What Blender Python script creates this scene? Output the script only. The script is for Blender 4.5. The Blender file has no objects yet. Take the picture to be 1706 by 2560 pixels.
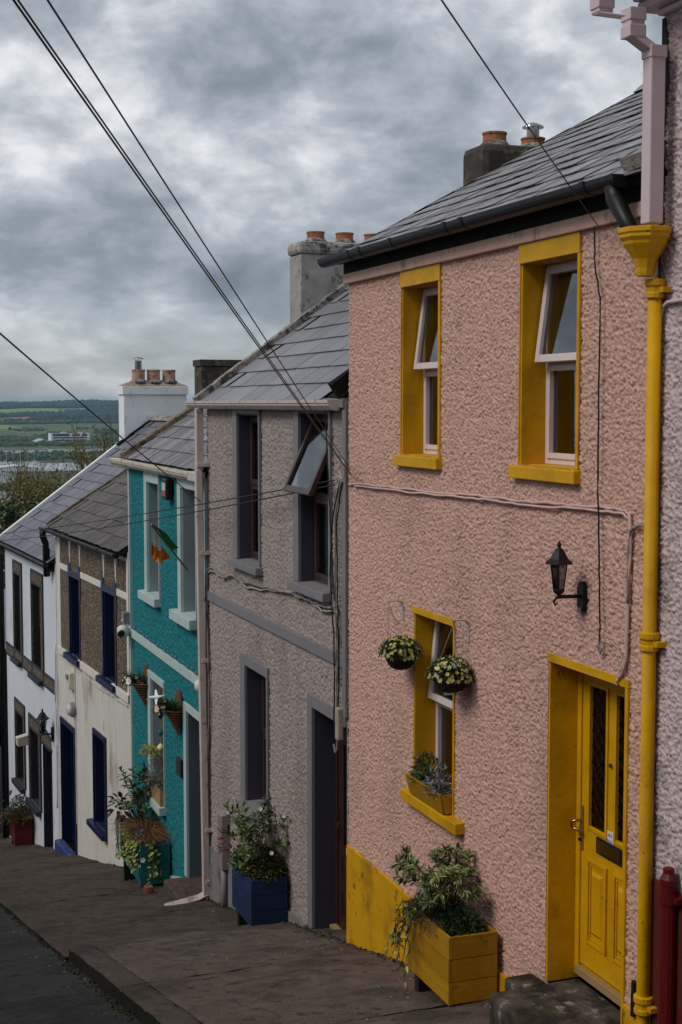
import bpy, bmesh, math, random
import numpy as np
from mathutils import Vector, Matrix, Euler
R = math.radians
random.seed(7)
S = bpy.context.scene
COL = S.collection

# ------------------------------------------------------------------ camera
cam_d = bpy.data.cameras.new('camera'); cam = bpy.data.objects.new('camera', cam_d); COL.objects.link(cam)
cam_d.sensor_fit = 'VERTICAL'; cam_d.sensor_height = 36.0; cam_d.lens = 50.0
cam_d.clip_start = 0.1; cam_d.clip_end = 30000
_r = Vector((0.93927, -0.34318, 0.0)); _u = Vector((0.02598, 0.07111, 0.99713)); _f = Vector((0.34220, 0.93657, -0.07571))
cam.matrix_world = Matrix(((_r.x, _u.x, -_f.x, 0), (_r.y, _u.y, -_f.y, 0), (_r.z, _u.z, -_f.z, 0), (0, 0, 0, 1)))
S.camera = cam

# ------------------------------------------------------------------ sky, sun, exposure
SUN_EL, SUN_AZ = R(46), R(-98)      # azimuth from +y towards +x: light from the street side, high
world = bpy.data.worlds.new('World'); S.world = world; world.use_nodes = True
def build_sky():
    nt = world.node_tree; N = nt.nodes; L = nt.links; N.clear()
    out = N.new('ShaderNodeOutputWorld'); bg = N.new('ShaderNodeBackground'); bg.inputs[1].default_value = 0.1
    L.new(bg.outputs[0], out.inputs[0])
    sky = N.new('ShaderNodeTexSky'); sky.sky_type = 'NISHITA'; sky.sun_disc = False
    sky.sun_elevation = SUN_EL; sky.sun_rotation = SUN_AZ
    tc = N.new('ShaderNodeTexCoord'); sep = N.new('ShaderNodeSeparateXYZ'); L.new(tc.outputs['Generated'], sep.inputs[0])
    def math_(op, a, b=None, clamp=False):
        n = N.new('ShaderNodeMath'); n.operation = op; n.use_clamp = clamp
        for i, v in enumerate((a, b)):
            if v is None: continue
            if isinstance(v, (int, float)): n.inputs[i].default_value = v
            else: L.new(v, n.inputs[i])
        return n.outputs[0]
    up = math_('POWER', math_('MAXIMUM', sep.outputs[2], 0.0), 0.8)     # flattens the clouds a little towards the horizon
    cmb = N.new('ShaderNodeCombineXYZ'); L.new(sep.outputs[0], cmb.inputs[0]); L.new(sep.outputs[1], cmb.inputs[1]); L.new(math_('MULTIPLY', up, 1.45), cmb.inputs[2])
    def noise(vec, sc, det, rough, dist, off=(0, 0, 0)):
        mp = N.new('ShaderNodeMapping'); mp.inputs['Location'].default_value = off; L.new(vec, mp.inputs[0])
        n = N.new('ShaderNodeTexNoise'); n.inputs['Scale'].default_value = sc; n.inputs['Detail'].default_value = det
        n.inputs['Roughness'].default_value = rough; n.inputs['Distortion'].default_value = dist
        L.new(mp.outputs[0], n.inputs['Vector']); return n.outputs[0]
    a = noise(cmb.outputs[0], 6.0, 4, 0.5, 0.2, (5.1, 2.7, 0.4))
    b = noise(cmb.outputs[0], 15.0, 8, 0.56, 0.22, (9.3, 4.1, 2.0))
    cz = N.new('ShaderNodeCombineXYZ'); L.new(math_('MULTIPLY', sep.outputs[0], 0.25), cz.inputs[0]); L.new(up, cz.inputs[2])
    c = noise(cz.outputs[0], 11.0, 3, 0.5, 0.0, (2.3, 8.1, 1.0))
    mix = math_('ADD', math_('ADD', math_('MULTIPLY', a, 0.40), math_('MULTIPLY', b, 0.42)), math_('MULTIPLY', c, 0.18))
    # the deck is heavier low over the river and breaks into a bright band above the horizon
    ramp = N.new('ShaderNodeValToRGB'); cr = ramp.color_ramp
    cr.elements[0].position = 0.36; cr.elements[0].color = (1.6, 1.95, 2.35, 1)
    cr.elements[1].position = 0.615; cr.elements[1].color = (7.2, 7.35, 7.7, 1)
    e = cr.elements.new(0.45); e.color = (2.5, 2.9, 3.4, 1)
    e = cr.elements.new(0.525); e.color = (4.0, 4.35, 4.85, 1)
    L.new(mix, ramp.inputs[0])
    # thin gaps low over the horizon where the blue shows
    gz = math_('SUBTRACT', 1.0, math_('MULTIPLY', sep.outputs[2], 11.0), True)
    gap = noise(cmb.outputs[0], 1.3, 4, 0.5, 0.2, (1.0, 7.0, 5.0))
    gm = math_('MULTIPLY', gz, math_('MULTIPLY', math_('SUBTRACT', gap, 0.40), 5.0, True))
    mx = N.new('ShaderNodeMix'); mx.data_type = 'RGBA'
    L.new(math_('MULTIPLY', gm, 0.55), mx.inputs[0]); L.new(ramp.outputs[0], mx.inputs[6]); L.new(sky.outputs[0], mx.inputs[7])
    L.new(mx.outputs[2], bg.inputs[0])
build_sky()
sd = bpy.data.lights.new('sun', 'SUN'); sd.energy = 1.4; sd.angle = R(24); sd.color = (1.0, 0.96, 0.9)
sun = bpy.data.objects.new('sun', sd); COL.objects.link(sun)
sv = Vector((math.sin(SUN_AZ) * math.cos(SUN_EL), math.cos(SUN_AZ) * math.cos(SUN_EL), math.sin(SUN_EL)))
sun.rotation_euler = sv.to_track_quat('Z', 'Y').to_euler()
S.view_settings.view_transform = 'Standard'; S.view_settings.look = 'None'
S.view_settings.exposure = 0.2; S.view_settings.gamma = 1.0; S.view_settings.use_curve_mapping = False
S.cycles.max_bounces = 6

# ------------------------------------------------------------------ materials
MATS = {}
def M(name, col, rough=.65, var=.14, scale=6., bump=0., bscale=60., metal=0., dirt=None, spec=.35, stretch=None, objrand=0., coat=0.):
    if name in MATS: return MATS[name]
    m = bpy.data.materials.new(name); m.use_nodes = True; nt = m.node_tree; N = nt.nodes; L = nt.links
    p = N['Principled BSDF']; p.inputs['Roughness'].default_value = rough; p.inputs['Metallic'].default_value = metal
    p.inputs['Specular IOR Level'].default_value = spec; p.inputs['Coat Weight'].default_value = coat
    tc = N.new('ShaderNodeTexCoord'); vec = tc.outputs['Object']
    oi = N.new('ShaderNodeObjectInfo')
    add = N.new('ShaderNodeVectorMath'); add.operation = 'ADD'
    cmb = N.new('ShaderNodeCombineXYZ'); mu = N.new('ShaderNodeMath'); mu.operation = 'MULTIPLY'; mu.inputs[1].default_value = 37. if objrand else 0.
    L.new(oi.outputs['Random'], mu.inputs[0])
    for i in range(3): L.new(mu.outputs[0], cmb.inputs[i])
    L.new(vec, add.inputs[0]); L.new(cmb.outputs[0], add.inputs[1]); vec = add.outputs[0]
    if stretch:
        mp = N.new('ShaderNodeMapping'); mp.inputs['Scale'].default_value = stretch; L.new(vec, mp.inputs[0]); vec = mp.outputs[0]
    def noise(sc, det=5., ro=.6):
        n = N.new('ShaderNodeTexNoise'); n.inputs['Scale'].default_value = sc; n.inputs['Detail'].default_value = det
        n.inputs['Roughness'].default_value = ro; L.new(vec, n.inputs['Vector']); return n.outputs[0]
    def ramp(fac, p0, c0, p1, c1):
        r = N.new('ShaderNodeValToRGB'); e = r.color_ramp.elements
        e[0].position = p0; e[0].color = (*c0, 1); e[1].position = p1; e[1].color = (*c1, 1); L.new(fac, r.inputs[0]); return r.outputs[0]
    lo = tuple(c * (1 - var) for c in col); hi = tuple(min(c * (1 + var), .95) for c in col)
    c = ramp(noise(scale), .3, lo, .7, hi)
    if dirt:
        for (dc, ds, a, b) in dirt:
            f = ramp(noise(ds, 6., .65), .5 + (a - .5) * .62, (0, 0, 0), .5 + (b - .5) * .62, (1, 1, 1))
            mx = N.new('ShaderNodeMix'); mx.data_type = 'RGBA'; L.new(f, mx.inputs[0]); L.new(c, mx.inputs[6]); mx.inputs[7].default_value = (*dc, 1); c = mx.outputs[2]
    if objrand:
        mr = N.new('ShaderNodeMapRange'); mr.inputs[3].default_value = 1 - objrand; mr.inputs[4].default_value = 1 + objrand; L.new(oi.outputs['Random'], mr.inputs[0])
        vm = N.new('ShaderNodeVectorMath'); vm.operation = 'SCALE'; L.new(c, vm.inputs[0]); L.new(mr.outputs[0], vm.inputs['Scale']); c = vm.outputs[0]
    L.new(c, p.inputs['Base Color'])
    if bump:
        bn = N.new('ShaderNodeBump'); bn.inputs['Strength'].default_value = .9; bn.inputs['Distance'].default_value = bump
        L.new(noise(bscale, 4., .65), bn.inputs['Height']); L.new(bn.outputs[0], p.inputs['Normal'])
    MATS[name] = m; return m
def pebble_mat(name, cols, scale):
    m = bpy.data.materials.new(name); m.use_nodes = True; nt = m.node_tree; N = nt.nodes; L = nt.links; p = N['Principled BSDF']
    p.inputs['Roughness'].default_value = .75
    tc = N.new('ShaderNodeTexCoord'); v = N.new('ShaderNodeTexVoronoi'); v.inputs['Scale'].default_value = scale; L.new(tc.outputs['Object'], v.inputs['Vector'])
    sp = N.new('ShaderNodeSeparateColor'); L.new(v.outputs['Color'], sp.inputs[0])
    r = N.new('ShaderNodeValToRGB'); r.color_ramp.interpolation = 'CONSTANT'; e = r.color_ramp.elements
    for i, (pp, c) in enumerate(cols):
        el = e[i] if i < 2 else e.new(pp)
        el.position = pp; el.color = (*c, 1)
    L.new(sp.outputs[0], r.inputs[0]); L.new(r.outputs[0], p.inputs['Base Color'])
    b = N.new('ShaderNodeBump'); b.inputs['Distance'].default_value = .02; b.inputs['Strength'].default_value = 1.; b.invert = True
    L.new(v.outputs['Distance'], b.inputs['Height']); L.new(b.outputs[0], p.inputs['Normal']); MATS[name] = m; return m
def glass_mat(name, tint=(.8, .85, .85), rough=.0, ior=2.6):
    m = bpy.data.materials.new(name); m.use_nodes = True; nt = m.node_tree; N = nt.nodes; L = nt.links; N.clear()
    o = N.new('ShaderNodeOutputMaterial'); mx = N.new('ShaderNodeMixShader'); t = N.new('ShaderNodeBsdfTransparent'); g = N.new('ShaderNodeBsdfGlossy')
    f = N.new('ShaderNodeFresnel'); f.inputs[0].default_value = ior
    t.inputs[0].default_value = (*tint, 1); g.inputs['Roughness'].default_value = rough; g.inputs[0].default_value = (.8, .84, .88, 1)
    L.new(f.outputs[0], mx.inputs[0]); L.new(t.outputs[0], mx.inputs[1]); L.new(g.outputs[0], mx.inputs[2]); L.new(mx.outputs[0], o.inputs[0]); MATS[name] = m; return m
BLACK_MOULD = (.03, .028, .024)
m_pink = M('pink_roughcast', (.63, .39, .315), .9, .13, 45, .005, 170, dirt=[((.53, .335, .27), 1.3, .5, .78), ((.36, .23, .185), 7., .74, .88)], stretch=(1, 1, .55), spec=.15)
m_pinks = M('pink_smooth_plaster', (.60, .365, .29), .7, .08, 6, .002, 60, dirt=[((.3, .22, .18), 4., .62, .75)])
m_lilac = M('lilac_roughcast', (.60, .475, .48), .85, .10, 30, .004, 160, dirt=[((.30, .26, .24), 1.6, .58, .75)])
m_lilacs = M('lilac_smooth', (.61, .48, .505), .55, .06, 5)
m_yel = M('yellow_gloss_paint', (.61, .312, .002), .5, .13, 4, .004, 34, dirt=[((.46, .215, .004), 3., .56, .80), ((.16, .075, .008), 16., .76, .86)], spec=.22)
m_yelwood = M('yellow_stained_wood', (.38, .19, .004), .55, .16, 3., .001, 40, stretch=(3, 1, 9), objrand=.14, dirt=[((.17, .08, .01), 2.2, .66, .78)])
m_yelplinth = M('yellow_plinth_paint', (.60, .30, .002), .6, .07, 3, .002, 50, dirt=[((.36, .18, .008), 2.2, .5, .72), ((.14, .075, .01), 7., .64, .76)], spec=.22)
m_upvc = M('white_upvc', (.68, .56, .54), .4, .04, 4)
m_grey = M('grey_roughcast', (.345, .288, .265), .9, .20, 70, .005, 150, dirt=[((.275, .228, .208), 1.2, .5, .8)], stretch=(1, 1, .6), spec=.15)
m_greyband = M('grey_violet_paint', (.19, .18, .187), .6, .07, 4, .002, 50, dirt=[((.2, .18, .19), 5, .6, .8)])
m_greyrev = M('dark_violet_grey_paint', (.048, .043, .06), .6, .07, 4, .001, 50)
m_brownframe = M('dark_brown_upvc', (.055, .03, .028), .35, .15, 8)
m_browndoor = M('dark_brown_door', (.035, .018, .016), .4, .2, 8)
m_teal = M('teal_roughcast', (.006, .165, .185), .85, .13, 40, .004, 130)
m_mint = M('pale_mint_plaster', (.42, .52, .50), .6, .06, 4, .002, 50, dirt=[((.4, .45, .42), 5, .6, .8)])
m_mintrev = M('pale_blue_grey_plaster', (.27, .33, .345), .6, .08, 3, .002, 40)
m_cream = M('cream_render', (.62, .585, .53), .8, .08, 2.5, .003, 50, dirt=[((.30, .25, .20), 1.3, .60, .82), ((.36, .31, .26), 5., .66, .8)], stretch=(1, 1, .45))
m_creamtrim = M('cream_trim_paint', (.68, .63, .57), .6, .06, 4, .002, 60)
m_pebble = pebble_mat('brown_pebbledash', [(0., (.05, .033, .02)), (.25, (.11, .07, .038)), (.5, (.17, .115, .065)), (.75, (.24, .17, .11)), (.93, (.42, .36, .28))], 52)
m_pebble2 = pebble_mat('buff_pebbledash', [(0., (.05, .035, .024)), (.3, (.11, .075, .05)), (.6, (.17, .12, .085)), (.85, (.30, .24, .19))], 60)
m_blue = M('navy_blue_paint', (.004, .010, .055), .45, .14, 5, .001, 60)
m_white = M('white_render', (.62, .64, .69), .75, .05, 2, .002, 60, dirt=[((.48, .47, .46), 1.5, .62, .82)], stretch=(1, 1, .5))
m_whitestack = M('white_stack_render', (.84, .85, .88), .7, .05, 4, .003, 50, dirt=[((.48, .48, .5), 3., .6, .8)])
m_charcoal = M('charcoal_paint', (.022, .026, .034), .6, .12, 6)
m_black = M('black_plastic', (.009, .009, .010), .45, .3, 8, spec=.3)
m_blackiron = M('black_iron', (.007, .007, .008), .5, .3, 10, spec=.3)
m_fascia = M('dark_fascia', (.010, .009, .008), .85, .5, 6, .006, 50, spec=.2)
m_slate = M('grey_slate', (.20, .197, .21), .42, .12, 7, .002, 30, objrand=.16, stretch=(1, 3, 1), dirt=[((.27, .27, .28), 3., .66, .8)])
m_slatep = M('weathered_slate', (.22, .21, .215), .45, .28, 9, .006, 26, objrand=.22, stretch=(1, 4, 1), dirt=[((.34, .34, .35), 3., .58, .72), ((.07, .065, .065), 4., .64, .76)])
m_slatet = M('streaked_slate', (.20, .19, .20), .5, .4, 7, .004, 26, objrand=.3, stretch=(.8, 7, 1), dirt=[((.045, .043, .043), 2.4, .54, .66), ((.30, .30, .31), 2., .66, .76)])
m_slateb = M('brown_grey_slate', (.11, .098, .09), .7, .4, 10, .006, 26, objrand=.2, stretch=(.8, 8, 1), dirt=[((.03, .027, .025), 4., .54, .66), ((.17, .155, .145), 6., .64, .76)])
m_slatew = M('blue_grey_slate', (.145, .145, .175), .45, .28, 6, .002, 30, objrand=.15, stretch=(.8, 5, 1), dirt=[((.035, .035, .04), 2.4, .60, .72)])
m_under = M('roof_felt', (.02, .02, .02), .9)
m_mortar = M('weathered_mortar', (.30, .27, .25), .9, .35, 14, .012, 40, dirt=[((.07, .06, .055), 9., .5, .64)])
m_moss = M('mossy_concrete', (.20, .155, .11), .9, .4, 12, .014, 40, dirt=[((.07, .06, .04), 8., .5, .64)])
m_stackdark = M('dark_mossy_render', (.06, .05, .042), .95, .4, 9, .012, 40, dirt=[((.13, .115, .07), 5., .58, .72), ((.2, .19, .18), 22., .72, .8)])
m_stackgrey = M('grey_stack_render', (.34, .33, .315), .9, .22, 5, .006, 50, dirt=[((.36, .35, .34), 9., .6, .74), ((.10, .09, .08), 4., .62, .78)])
m_stackcap = M('mottled_cap', (.36, .34, .31), .9, .3, 10, .01, 50, dirt=[((.06, .05, .04), 7., .52, .66)])
m_terra = M('terracotta_pot', (.36, .13, .06), .7, .2, 9, .003, 50, dirt=[((.14, .06, .04), 10., .6, .75)])
m_terrap = M('pale_terracotta', (.50, .27, .22), .75, .2, 9, .003, 50, dirt=[((.06, .05, .045), 7., .58, .7)])
m_flaunch = M('rusty_flaunching', (.36, .22, .15), .9, .3, 12, .012, 40, dirt=[((.18, .15, .08), 7., .5, .66)])
m_steel = M('stainless_steel', (.32, .32, .31), .22, .1, 8, metal=1.)
m_brass = M('brass', (.50, .33, .12), .3, .15, 8, metal=1.)
m_gutp = M('beige_pink_gutter', (.56, .46, .43), .45, .07, 6, dirt=[((.3, .22, .18), 8., .64, .78)])
m_gutc = M('cream_gutter', (.60, .54, .45), .5, .10, 6, dirt=[((.3, .25, .18), 7., .56, .74)])
m_gpipe = M('grey_pipe', (.22, .2, .21), .5, .1, 6)
m_cable = M('grey_cable', (.22, .19, .18), .6, .15, 8)
m_pinkcable = M('pink_painted_cable', (.56, .38, .33), .6, .08, 8)
m_pole = M('black_rubber_cable', (.008, .008, .009), .5, .2, 8)
def pave_mat(name, col, col2, speck):
    m = M(name, col, .9, .30, 3.2, .012, 45, dirt=[(col2, .9, .46, .62), (speck, 75., .655, .72), (tuple(c * .38 for c in col), 5.5, .60, .74), ((.040, .043, .020), 1.7, .60, .78)], spec=.2)
    nt = m.node_tree; N = nt.nodes; L = nt.links; p = N['Principled BSDF']; src = p.inputs['Base Color'].links[0].from_socket
    tc = N.new('ShaderNodeTexCoord'); nz = N.new('ShaderNodeTexNoise'); nz.inputs['Scale'].default_value = 2.4; nz.inputs['Detail'].default_value = 4
    L.new(tc.outputs['Object'], nz.inputs['Vector']); vm = N.new('ShaderNodeVectorMath'); vm.operation = 'MULTIPLY_ADD'; L.new(nz.outputs['Color'], vm.inputs[0]); vm.inputs[1].default_value = (.9, .9, .3); L.new(tc.outputs['Object'], vm.inputs[2])
    v = N.new('ShaderNodeTexVoronoi'); v.feature = 'DISTANCE_TO_EDGE'; v.inputs['Scale'].default_value = .27; L.new(vm.outputs[0], v.inputs['Vector'])
    r = N.new('ShaderNodeValToRGB'); r.color_ramp.elements[0].position = .0; r.color_ramp.elements[0].color = (.4, .4, .4, 1); r.color_ramp.elements[1].position = .004; r.color_ramp.elements[1].color = (1, 1, 1, 1); L.new(v.outputs['Distance'], r.inputs[0])
    mx = N.new('ShaderNodeMix'); mx.data_type = 'RGBA'; mx.blend_type = 'MULTIPLY'; mx.inputs[0].default_value = 1; L.new(src, mx.inputs[6]); L.new(r.outputs[0], mx.inputs[7]); L.new(mx.outputs[2], p.inputs['Base Color']); return m
m_conc = pave_mat('dark_pavement_concrete', (.072, .051, .040), (.042, .031, .025), (.17, .135, .11))
m_conc2 = pave_mat('lighter_pavement_concrete', (.108, .080, .065), (.062, .046, .037), (.22, .18, .15))
m_kerb = pave_mat('kerb_concrete', (.080, .060, .050), (.045, .035, .028), (.18, .15, .12))
m_road = pave_mat('dark_asphalt', (.040, .038, .037), (.022, .021, .020), (.15, .145, .14))
m_kerbface = M('damp_mossy_kerb_face', (.026, .023, .017), .95, .4, 9, .01, 40, spec=.1)
m_step = M('mottled_step_concrete', (.085, .068, .054), .95, .4, 8, .02, 28, dirt=[((.030, .024, .018), 3.4, .46, .62), ((.30, .26, .22), 8., .62, .78), ((.05, .05, .022), 2.2, .62, .8)], spec=.15)
m_tstep = M('brown_aggregate_step', (.085, .055, .043), .9, .3, 14, .012, 60, dirt=[((.03, .022, .018), 8., .56, .7)])
m_earth = M('earth_and_grass', (.05, .06, .028), .95, .4, 3, .01, 20)
m_soil = M('potting_soil', (.022, .016, .012), .95, .4, 20, .01, 40)
m_glass = glass_mat('window_glass'); m_glassd = glass_mat('dark_door_glass', (.35, .33, .28), .04, 1.45)
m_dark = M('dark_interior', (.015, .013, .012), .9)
m_room = M('room_backing', (.05, .045, .04), .9)
m_blind = M('olive_roller_blind', (.08, .065, .03), .8, .05, 3, stretch=(1, 8, .2))
m_net = M('pale_blind', (.5, .52, .53), .8, .08, 5, stretch=(1, 1, 12))
m_tealwood = M('teal_stained_wood', (.008, .13, .135), .6, .25, 3, .001, 40, stretch=(3, 1, 9), objrand=.18)
m_bluewood = M('blue_stained_wood', (.009, .024, .08), .6, .22, 3, .001, 40, stretch=(3, 1, 9), objrand=.15, dirt=[((.01, .02, .07), 2.4, .66, .76)])
m_redwood = M('red_painted_wood', (.10, .005, .007), .55, .2, 3, .001, 40, stretch=(3, 1, 9), objrand=.15)
m_redpipe = M('red_gloss_paint', (.11, .004, .006), .45, .12, 6, .001, 60)
m_maroon = M('maroon_plinth', (.10, .018, .013), .6, .15, 4, .002, 50)
m_wicker = M('dark_wicker', (.035, .018, .010), .8, .4, 30, .01, 60, stretch=(1, 1, 4))
m_cone = M('brown_wicker', (.17, .062, .026), .8, .3, 30, .008, 60, stretch=(1, 1, 4))
m_chain = M('galvanised_metal', (.28, .27, .26), .5, .15, 8, metal=.6)
m_brick = M('orange_brick', (.20, .07, .035), .85, .25, 14, .006, 50, objrand=.3)
m_bark = M('bark', (.10, .075, .05), .9, .3, 10)
m_twig = M('budding_twig', (.14, .11, .045), .9, .3, 6)
def leaf_mat(name, col, tr=.25, rough=.5):
    m = M(name, col, rough, .3, 20, objrand=.25); return m
m_leafg = leaf_mat('green_leaf', (.055, .095, .03)); m_leafd = leaf_mat('dark_green_leaf', (.022, .045, .016)); m_leafv = leaf_mat('pale_green_leaf_edge', (.30, .33, .10))
m_leafy = leaf_mat('yellow_green_leaf', (.36, .36, .08)); m_leafs = leaf_mat('silver_leaf', (.28, .28, .24)); m_leafr = leaf_mat('red_leaf', (.16, .018, .03)); m_leafo = leaf_mat('rusty_leaf', (.20, .085, .03))
m_leafp = leaf_mat('dark_purple_leaf', (.05, .02, .022)); m_bud = leaf_mat('spring_bud', (.20, .19, .04)); m_ochre = leaf_mat('ochre_flower', (.42, .28, .02))
m_cream_f = leaf_mat('cream_petal', (.62, .58, .30)); m_yel_f = leaf_mat('yellow_petal', (.60, .47, .04)); m_white_f = leaf_mat('white_petal', (.72, .70, .66)); m_purple_f = leaf_mat('purple_petal', (.14, .05, .22)); m_pink_f = leaf_mat('pale_pink_petal', (.62, .42, .40))

# ------------------------------------------------------------------ frames and mesh helpers
class Frame:
    def __init__(s, x, y, ang): s.x, s.y, s.a = x, y, ang; s.c, s.s = math.cos(ang), math.sin(ang)
    def w(s, d, u, z): return Vector((s.x + d * s.c - u * s.s, s.y + d * s.s + u * s.c, z))
FA = Frame(4.2, 0.0, 0.0)                       # d: into the wall, u: downhill along the wall, z: up
FB = Frame(4.2, 20.5, math.atan(.063))          # the lower two houses turn a little towards the street
F0 = Frame(0, 0, 0)
OFF = {}
def ground(y): return -2.095 - .235 * y
def props(o, label=None, cat=None, group=None, kind=None):
    if label: o['label'] = label
    if cat: o['category'] = cat
    if group: o['group'] = group
    if kind: o['kind'] = kind
def root(name, fr, d, u, z, label, cat, group=None):
    o = bpy.data.objects.new(name, None); COL.objects.link(o); o.empty_display_size = .1
    o.location = fr.w(d, u, z); o.rotation_euler = (0, 0, fr.a); OFF[o.name] = (d, u, z); props(o, label, cat, group); return o
class MB:
    def __init__(s): s.v = []; s.f = []; s.m = []
    def add(s, vs, fs, mi=0):
        b = len(s.v); s.v += [tuple(v) for v in vs]; s.f += [tuple(i + b for i in f) for f in fs]; s.m += [mi] * len(fs); return s
    def box(s, d0, d1, u0, u1, z0, z1, mi=0):
        vs = [(d0, u0, z0), (d1, u0, z0), (d1, u1, z0), (d0, u1, z0), (d0, u0, z1), (d1, u0, z1), (d1, u1, z1), (d0, u1, z1)]
        return s.add(vs, [(3, 2, 1, 0), (4, 5, 6, 7), (0, 1, 5, 4), (1, 2, 6, 5), (2, 3, 7, 6), (3, 0, 4, 7)], mi)
    def hexa(s, bot, top, mi=0):
        return s.add(list(bot) + list(top), [(3, 2, 1, 0), (4, 5, 6, 7), (0, 1, 5, 4), (1, 2, 6, 5), (2, 3, 7, 6), (3, 0, 4, 7)], mi)
    def prism(s, poly, axis, a, b, mi=0):
        """poly in the two other axes (d,z | d,u | u,z), extruded from a to b along axis"""
        def P(p, t): return {'u': (p[0], t, p[1]), 'z': (p[0], p[1], t), 'd': (t, p[0], p[1])}[axis]
        n = len(poly); vs = [P(p, a) for p in poly] + [P(p, b) for p in poly]
        return s.add(vs, [tuple(range(n))[::-1], tuple(range(n, 2 * n))] + [(i, (i + 1) % n, n + (i + 1) % n, n + i) for i in range(n)], mi)
    def strip(s, prof, u0, u1, mi=0):
        n = len(prof); vs = [(p[0], u0, p[1]) for p in prof] + [(p[0], u1, p[1]) for p in prof]
        return s.add(vs, [(i, i + 1, n + i + 1, n + i) for i in range(n - 1)], mi)
    def tube(s, pts, r, n=6, mi=0, caps=True, flat=None):
        pts = [Vector(p) for p in pts]; rr = r if isinstance(r, (list, tuple)) else [r] * len(pts); rings = []; b = []
        ref = Vector((0, 0, 1))
        for i, p in enumerate(pts):
            t = (pts[min(i + 1, len(pts) - 1)] - pts[max(i - 1, 0)]).normalized()
            a = t.cross(ref)
            if a.length < .05: a = t.cross(Vector((0, 1, 0)))
            a.normalize(); c = a.cross(t).normalized()
            b += [p + (a * math.cos(2 * math.pi * k / n) + c * math.sin(2 * math.pi * k / n)) * rr[i] for k in range(n)]
        fs = [(i * n + k, i * n + (k + 1) % n, (i + 1) * n + (k + 1) % n, (i + 1) * n + k) for i in range(len(pts) - 1) for k in range(n)]
        if caps: fs += [tuple(range(n))[::-1], tuple((len(pts) - 1) * n + k for k in range(n))]
        return s.add(b, fs, mi)
    def lathe(s, prof, c, n=12, mi=0, ph=0., sq=1.):
        vs = []
        for (r, z) in prof: vs += [(c[0] + r * sq * math.cos(2 * math.pi * k / n + ph), c[1] + r * math.sin(2 * math.pi * k / n + ph), c[2] + z) for k in range(n)]
        fs = [(i * n + k, i * n + (k + 1) % n, (i + 1) * n + (k + 1) % n, (i + 1) * n + k) for i in range(len(prof) - 1) for k in range(n)]
        fs += [tuple(range(n))[::-1], tuple((len(prof) - 1) * n + k for k in range(n))]
        return s.add(vs, fs, mi)
    def rot_u(s, d0, z0, ang):       # swing about a hinge along u
        c, n = math.cos(ang), math.sin(ang)
        s.v = [(d0 + (v[0] - d0) * c - (v[2] - z0) * n, v[1], z0 + (v[0] - d0) * n + (v[2] - z0) * c) for v in s.v]; return s
    def jitter(s, a):
        s.v = [tuple(x + random.uniform(-a, a) for x in v) for v in s.v]; return s
    def mesh(s, name, mats, off=(0, 0, 0), smooth=False):
        me = bpy.data.meshes.new(name); me.from_pydata([(v[0] - off[0], v[1] - off[1], v[2] - off[2]) for v in s.v], [], s.f)
        for m in (mats if isinstance(mats, (list, tuple)) else [mats]): me.materials.append(m)
        if isinstance(mats, (list, tuple)) and len(mats) > 1: me.polygons.foreach_set('material_index', s.m)
        if smooth: me.polygons.foreach_set('use_smooth', [True] * len(me.polygons))
        me.update(); return me
    def build(s, name, mats, parent, smooth=False, label=None, kind=None, bevel=0.):
        off = OFF[parent.name]; o = bpy.data.objects.new(name, s.mesh(name, mats, off, smooth)); COL.objects.link(o); o.parent = parent
        OFF[o.name] = off; props(o, label, None, None, kind)
        if bevel: add_bevel(o, bevel)
        return o
    def top(s, name, mats, fr, org, label, cat, group=None, kind=None, smooth=False, bevel=0.):
        o = bpy.data.objects.new(name, s.mesh(name, mats, org, smooth)); COL.objects.link(o); o.location = fr.w(*org); o.rotation_euler = (0, 0, fr.a)
        OFF[o.name] = org; props(o, label, cat, group, kind)
        if bevel: add_bevel(o, bevel)
        return o
def add_bevel(o, w, seg=2):
    b = o.modifiers.new('bevel', 'BEVEL'); b.width = w; b.segments = seg; b.limit_method = 'ANGLE'; b.angle_limit = R(40)
def inst(name, me, parent, loc, rot=(0, 0, 0), scale=(1, 1, 1)):
    off = OFF[parent.name]; o = bpy.data.objects.new(name, me); COL.objects.link(o); o.parent = parent
    o.location = (loc[0] - off[0], loc[1] - off[1], loc[2] - off[2]); o.rotation_euler = rot; o.scale = scale; return o
def blur(a, sig):
    k = np.fft.fftfreq(a.shape[0])[:, None]; l = np.fft.fftfreq(a.shape[1])[None, :]
    return np.fft.ifft2(np.fft.fft2(a) * np.exp(-2 * (np.pi * sig) ** 2 * (k * k + l * l))).real
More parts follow.
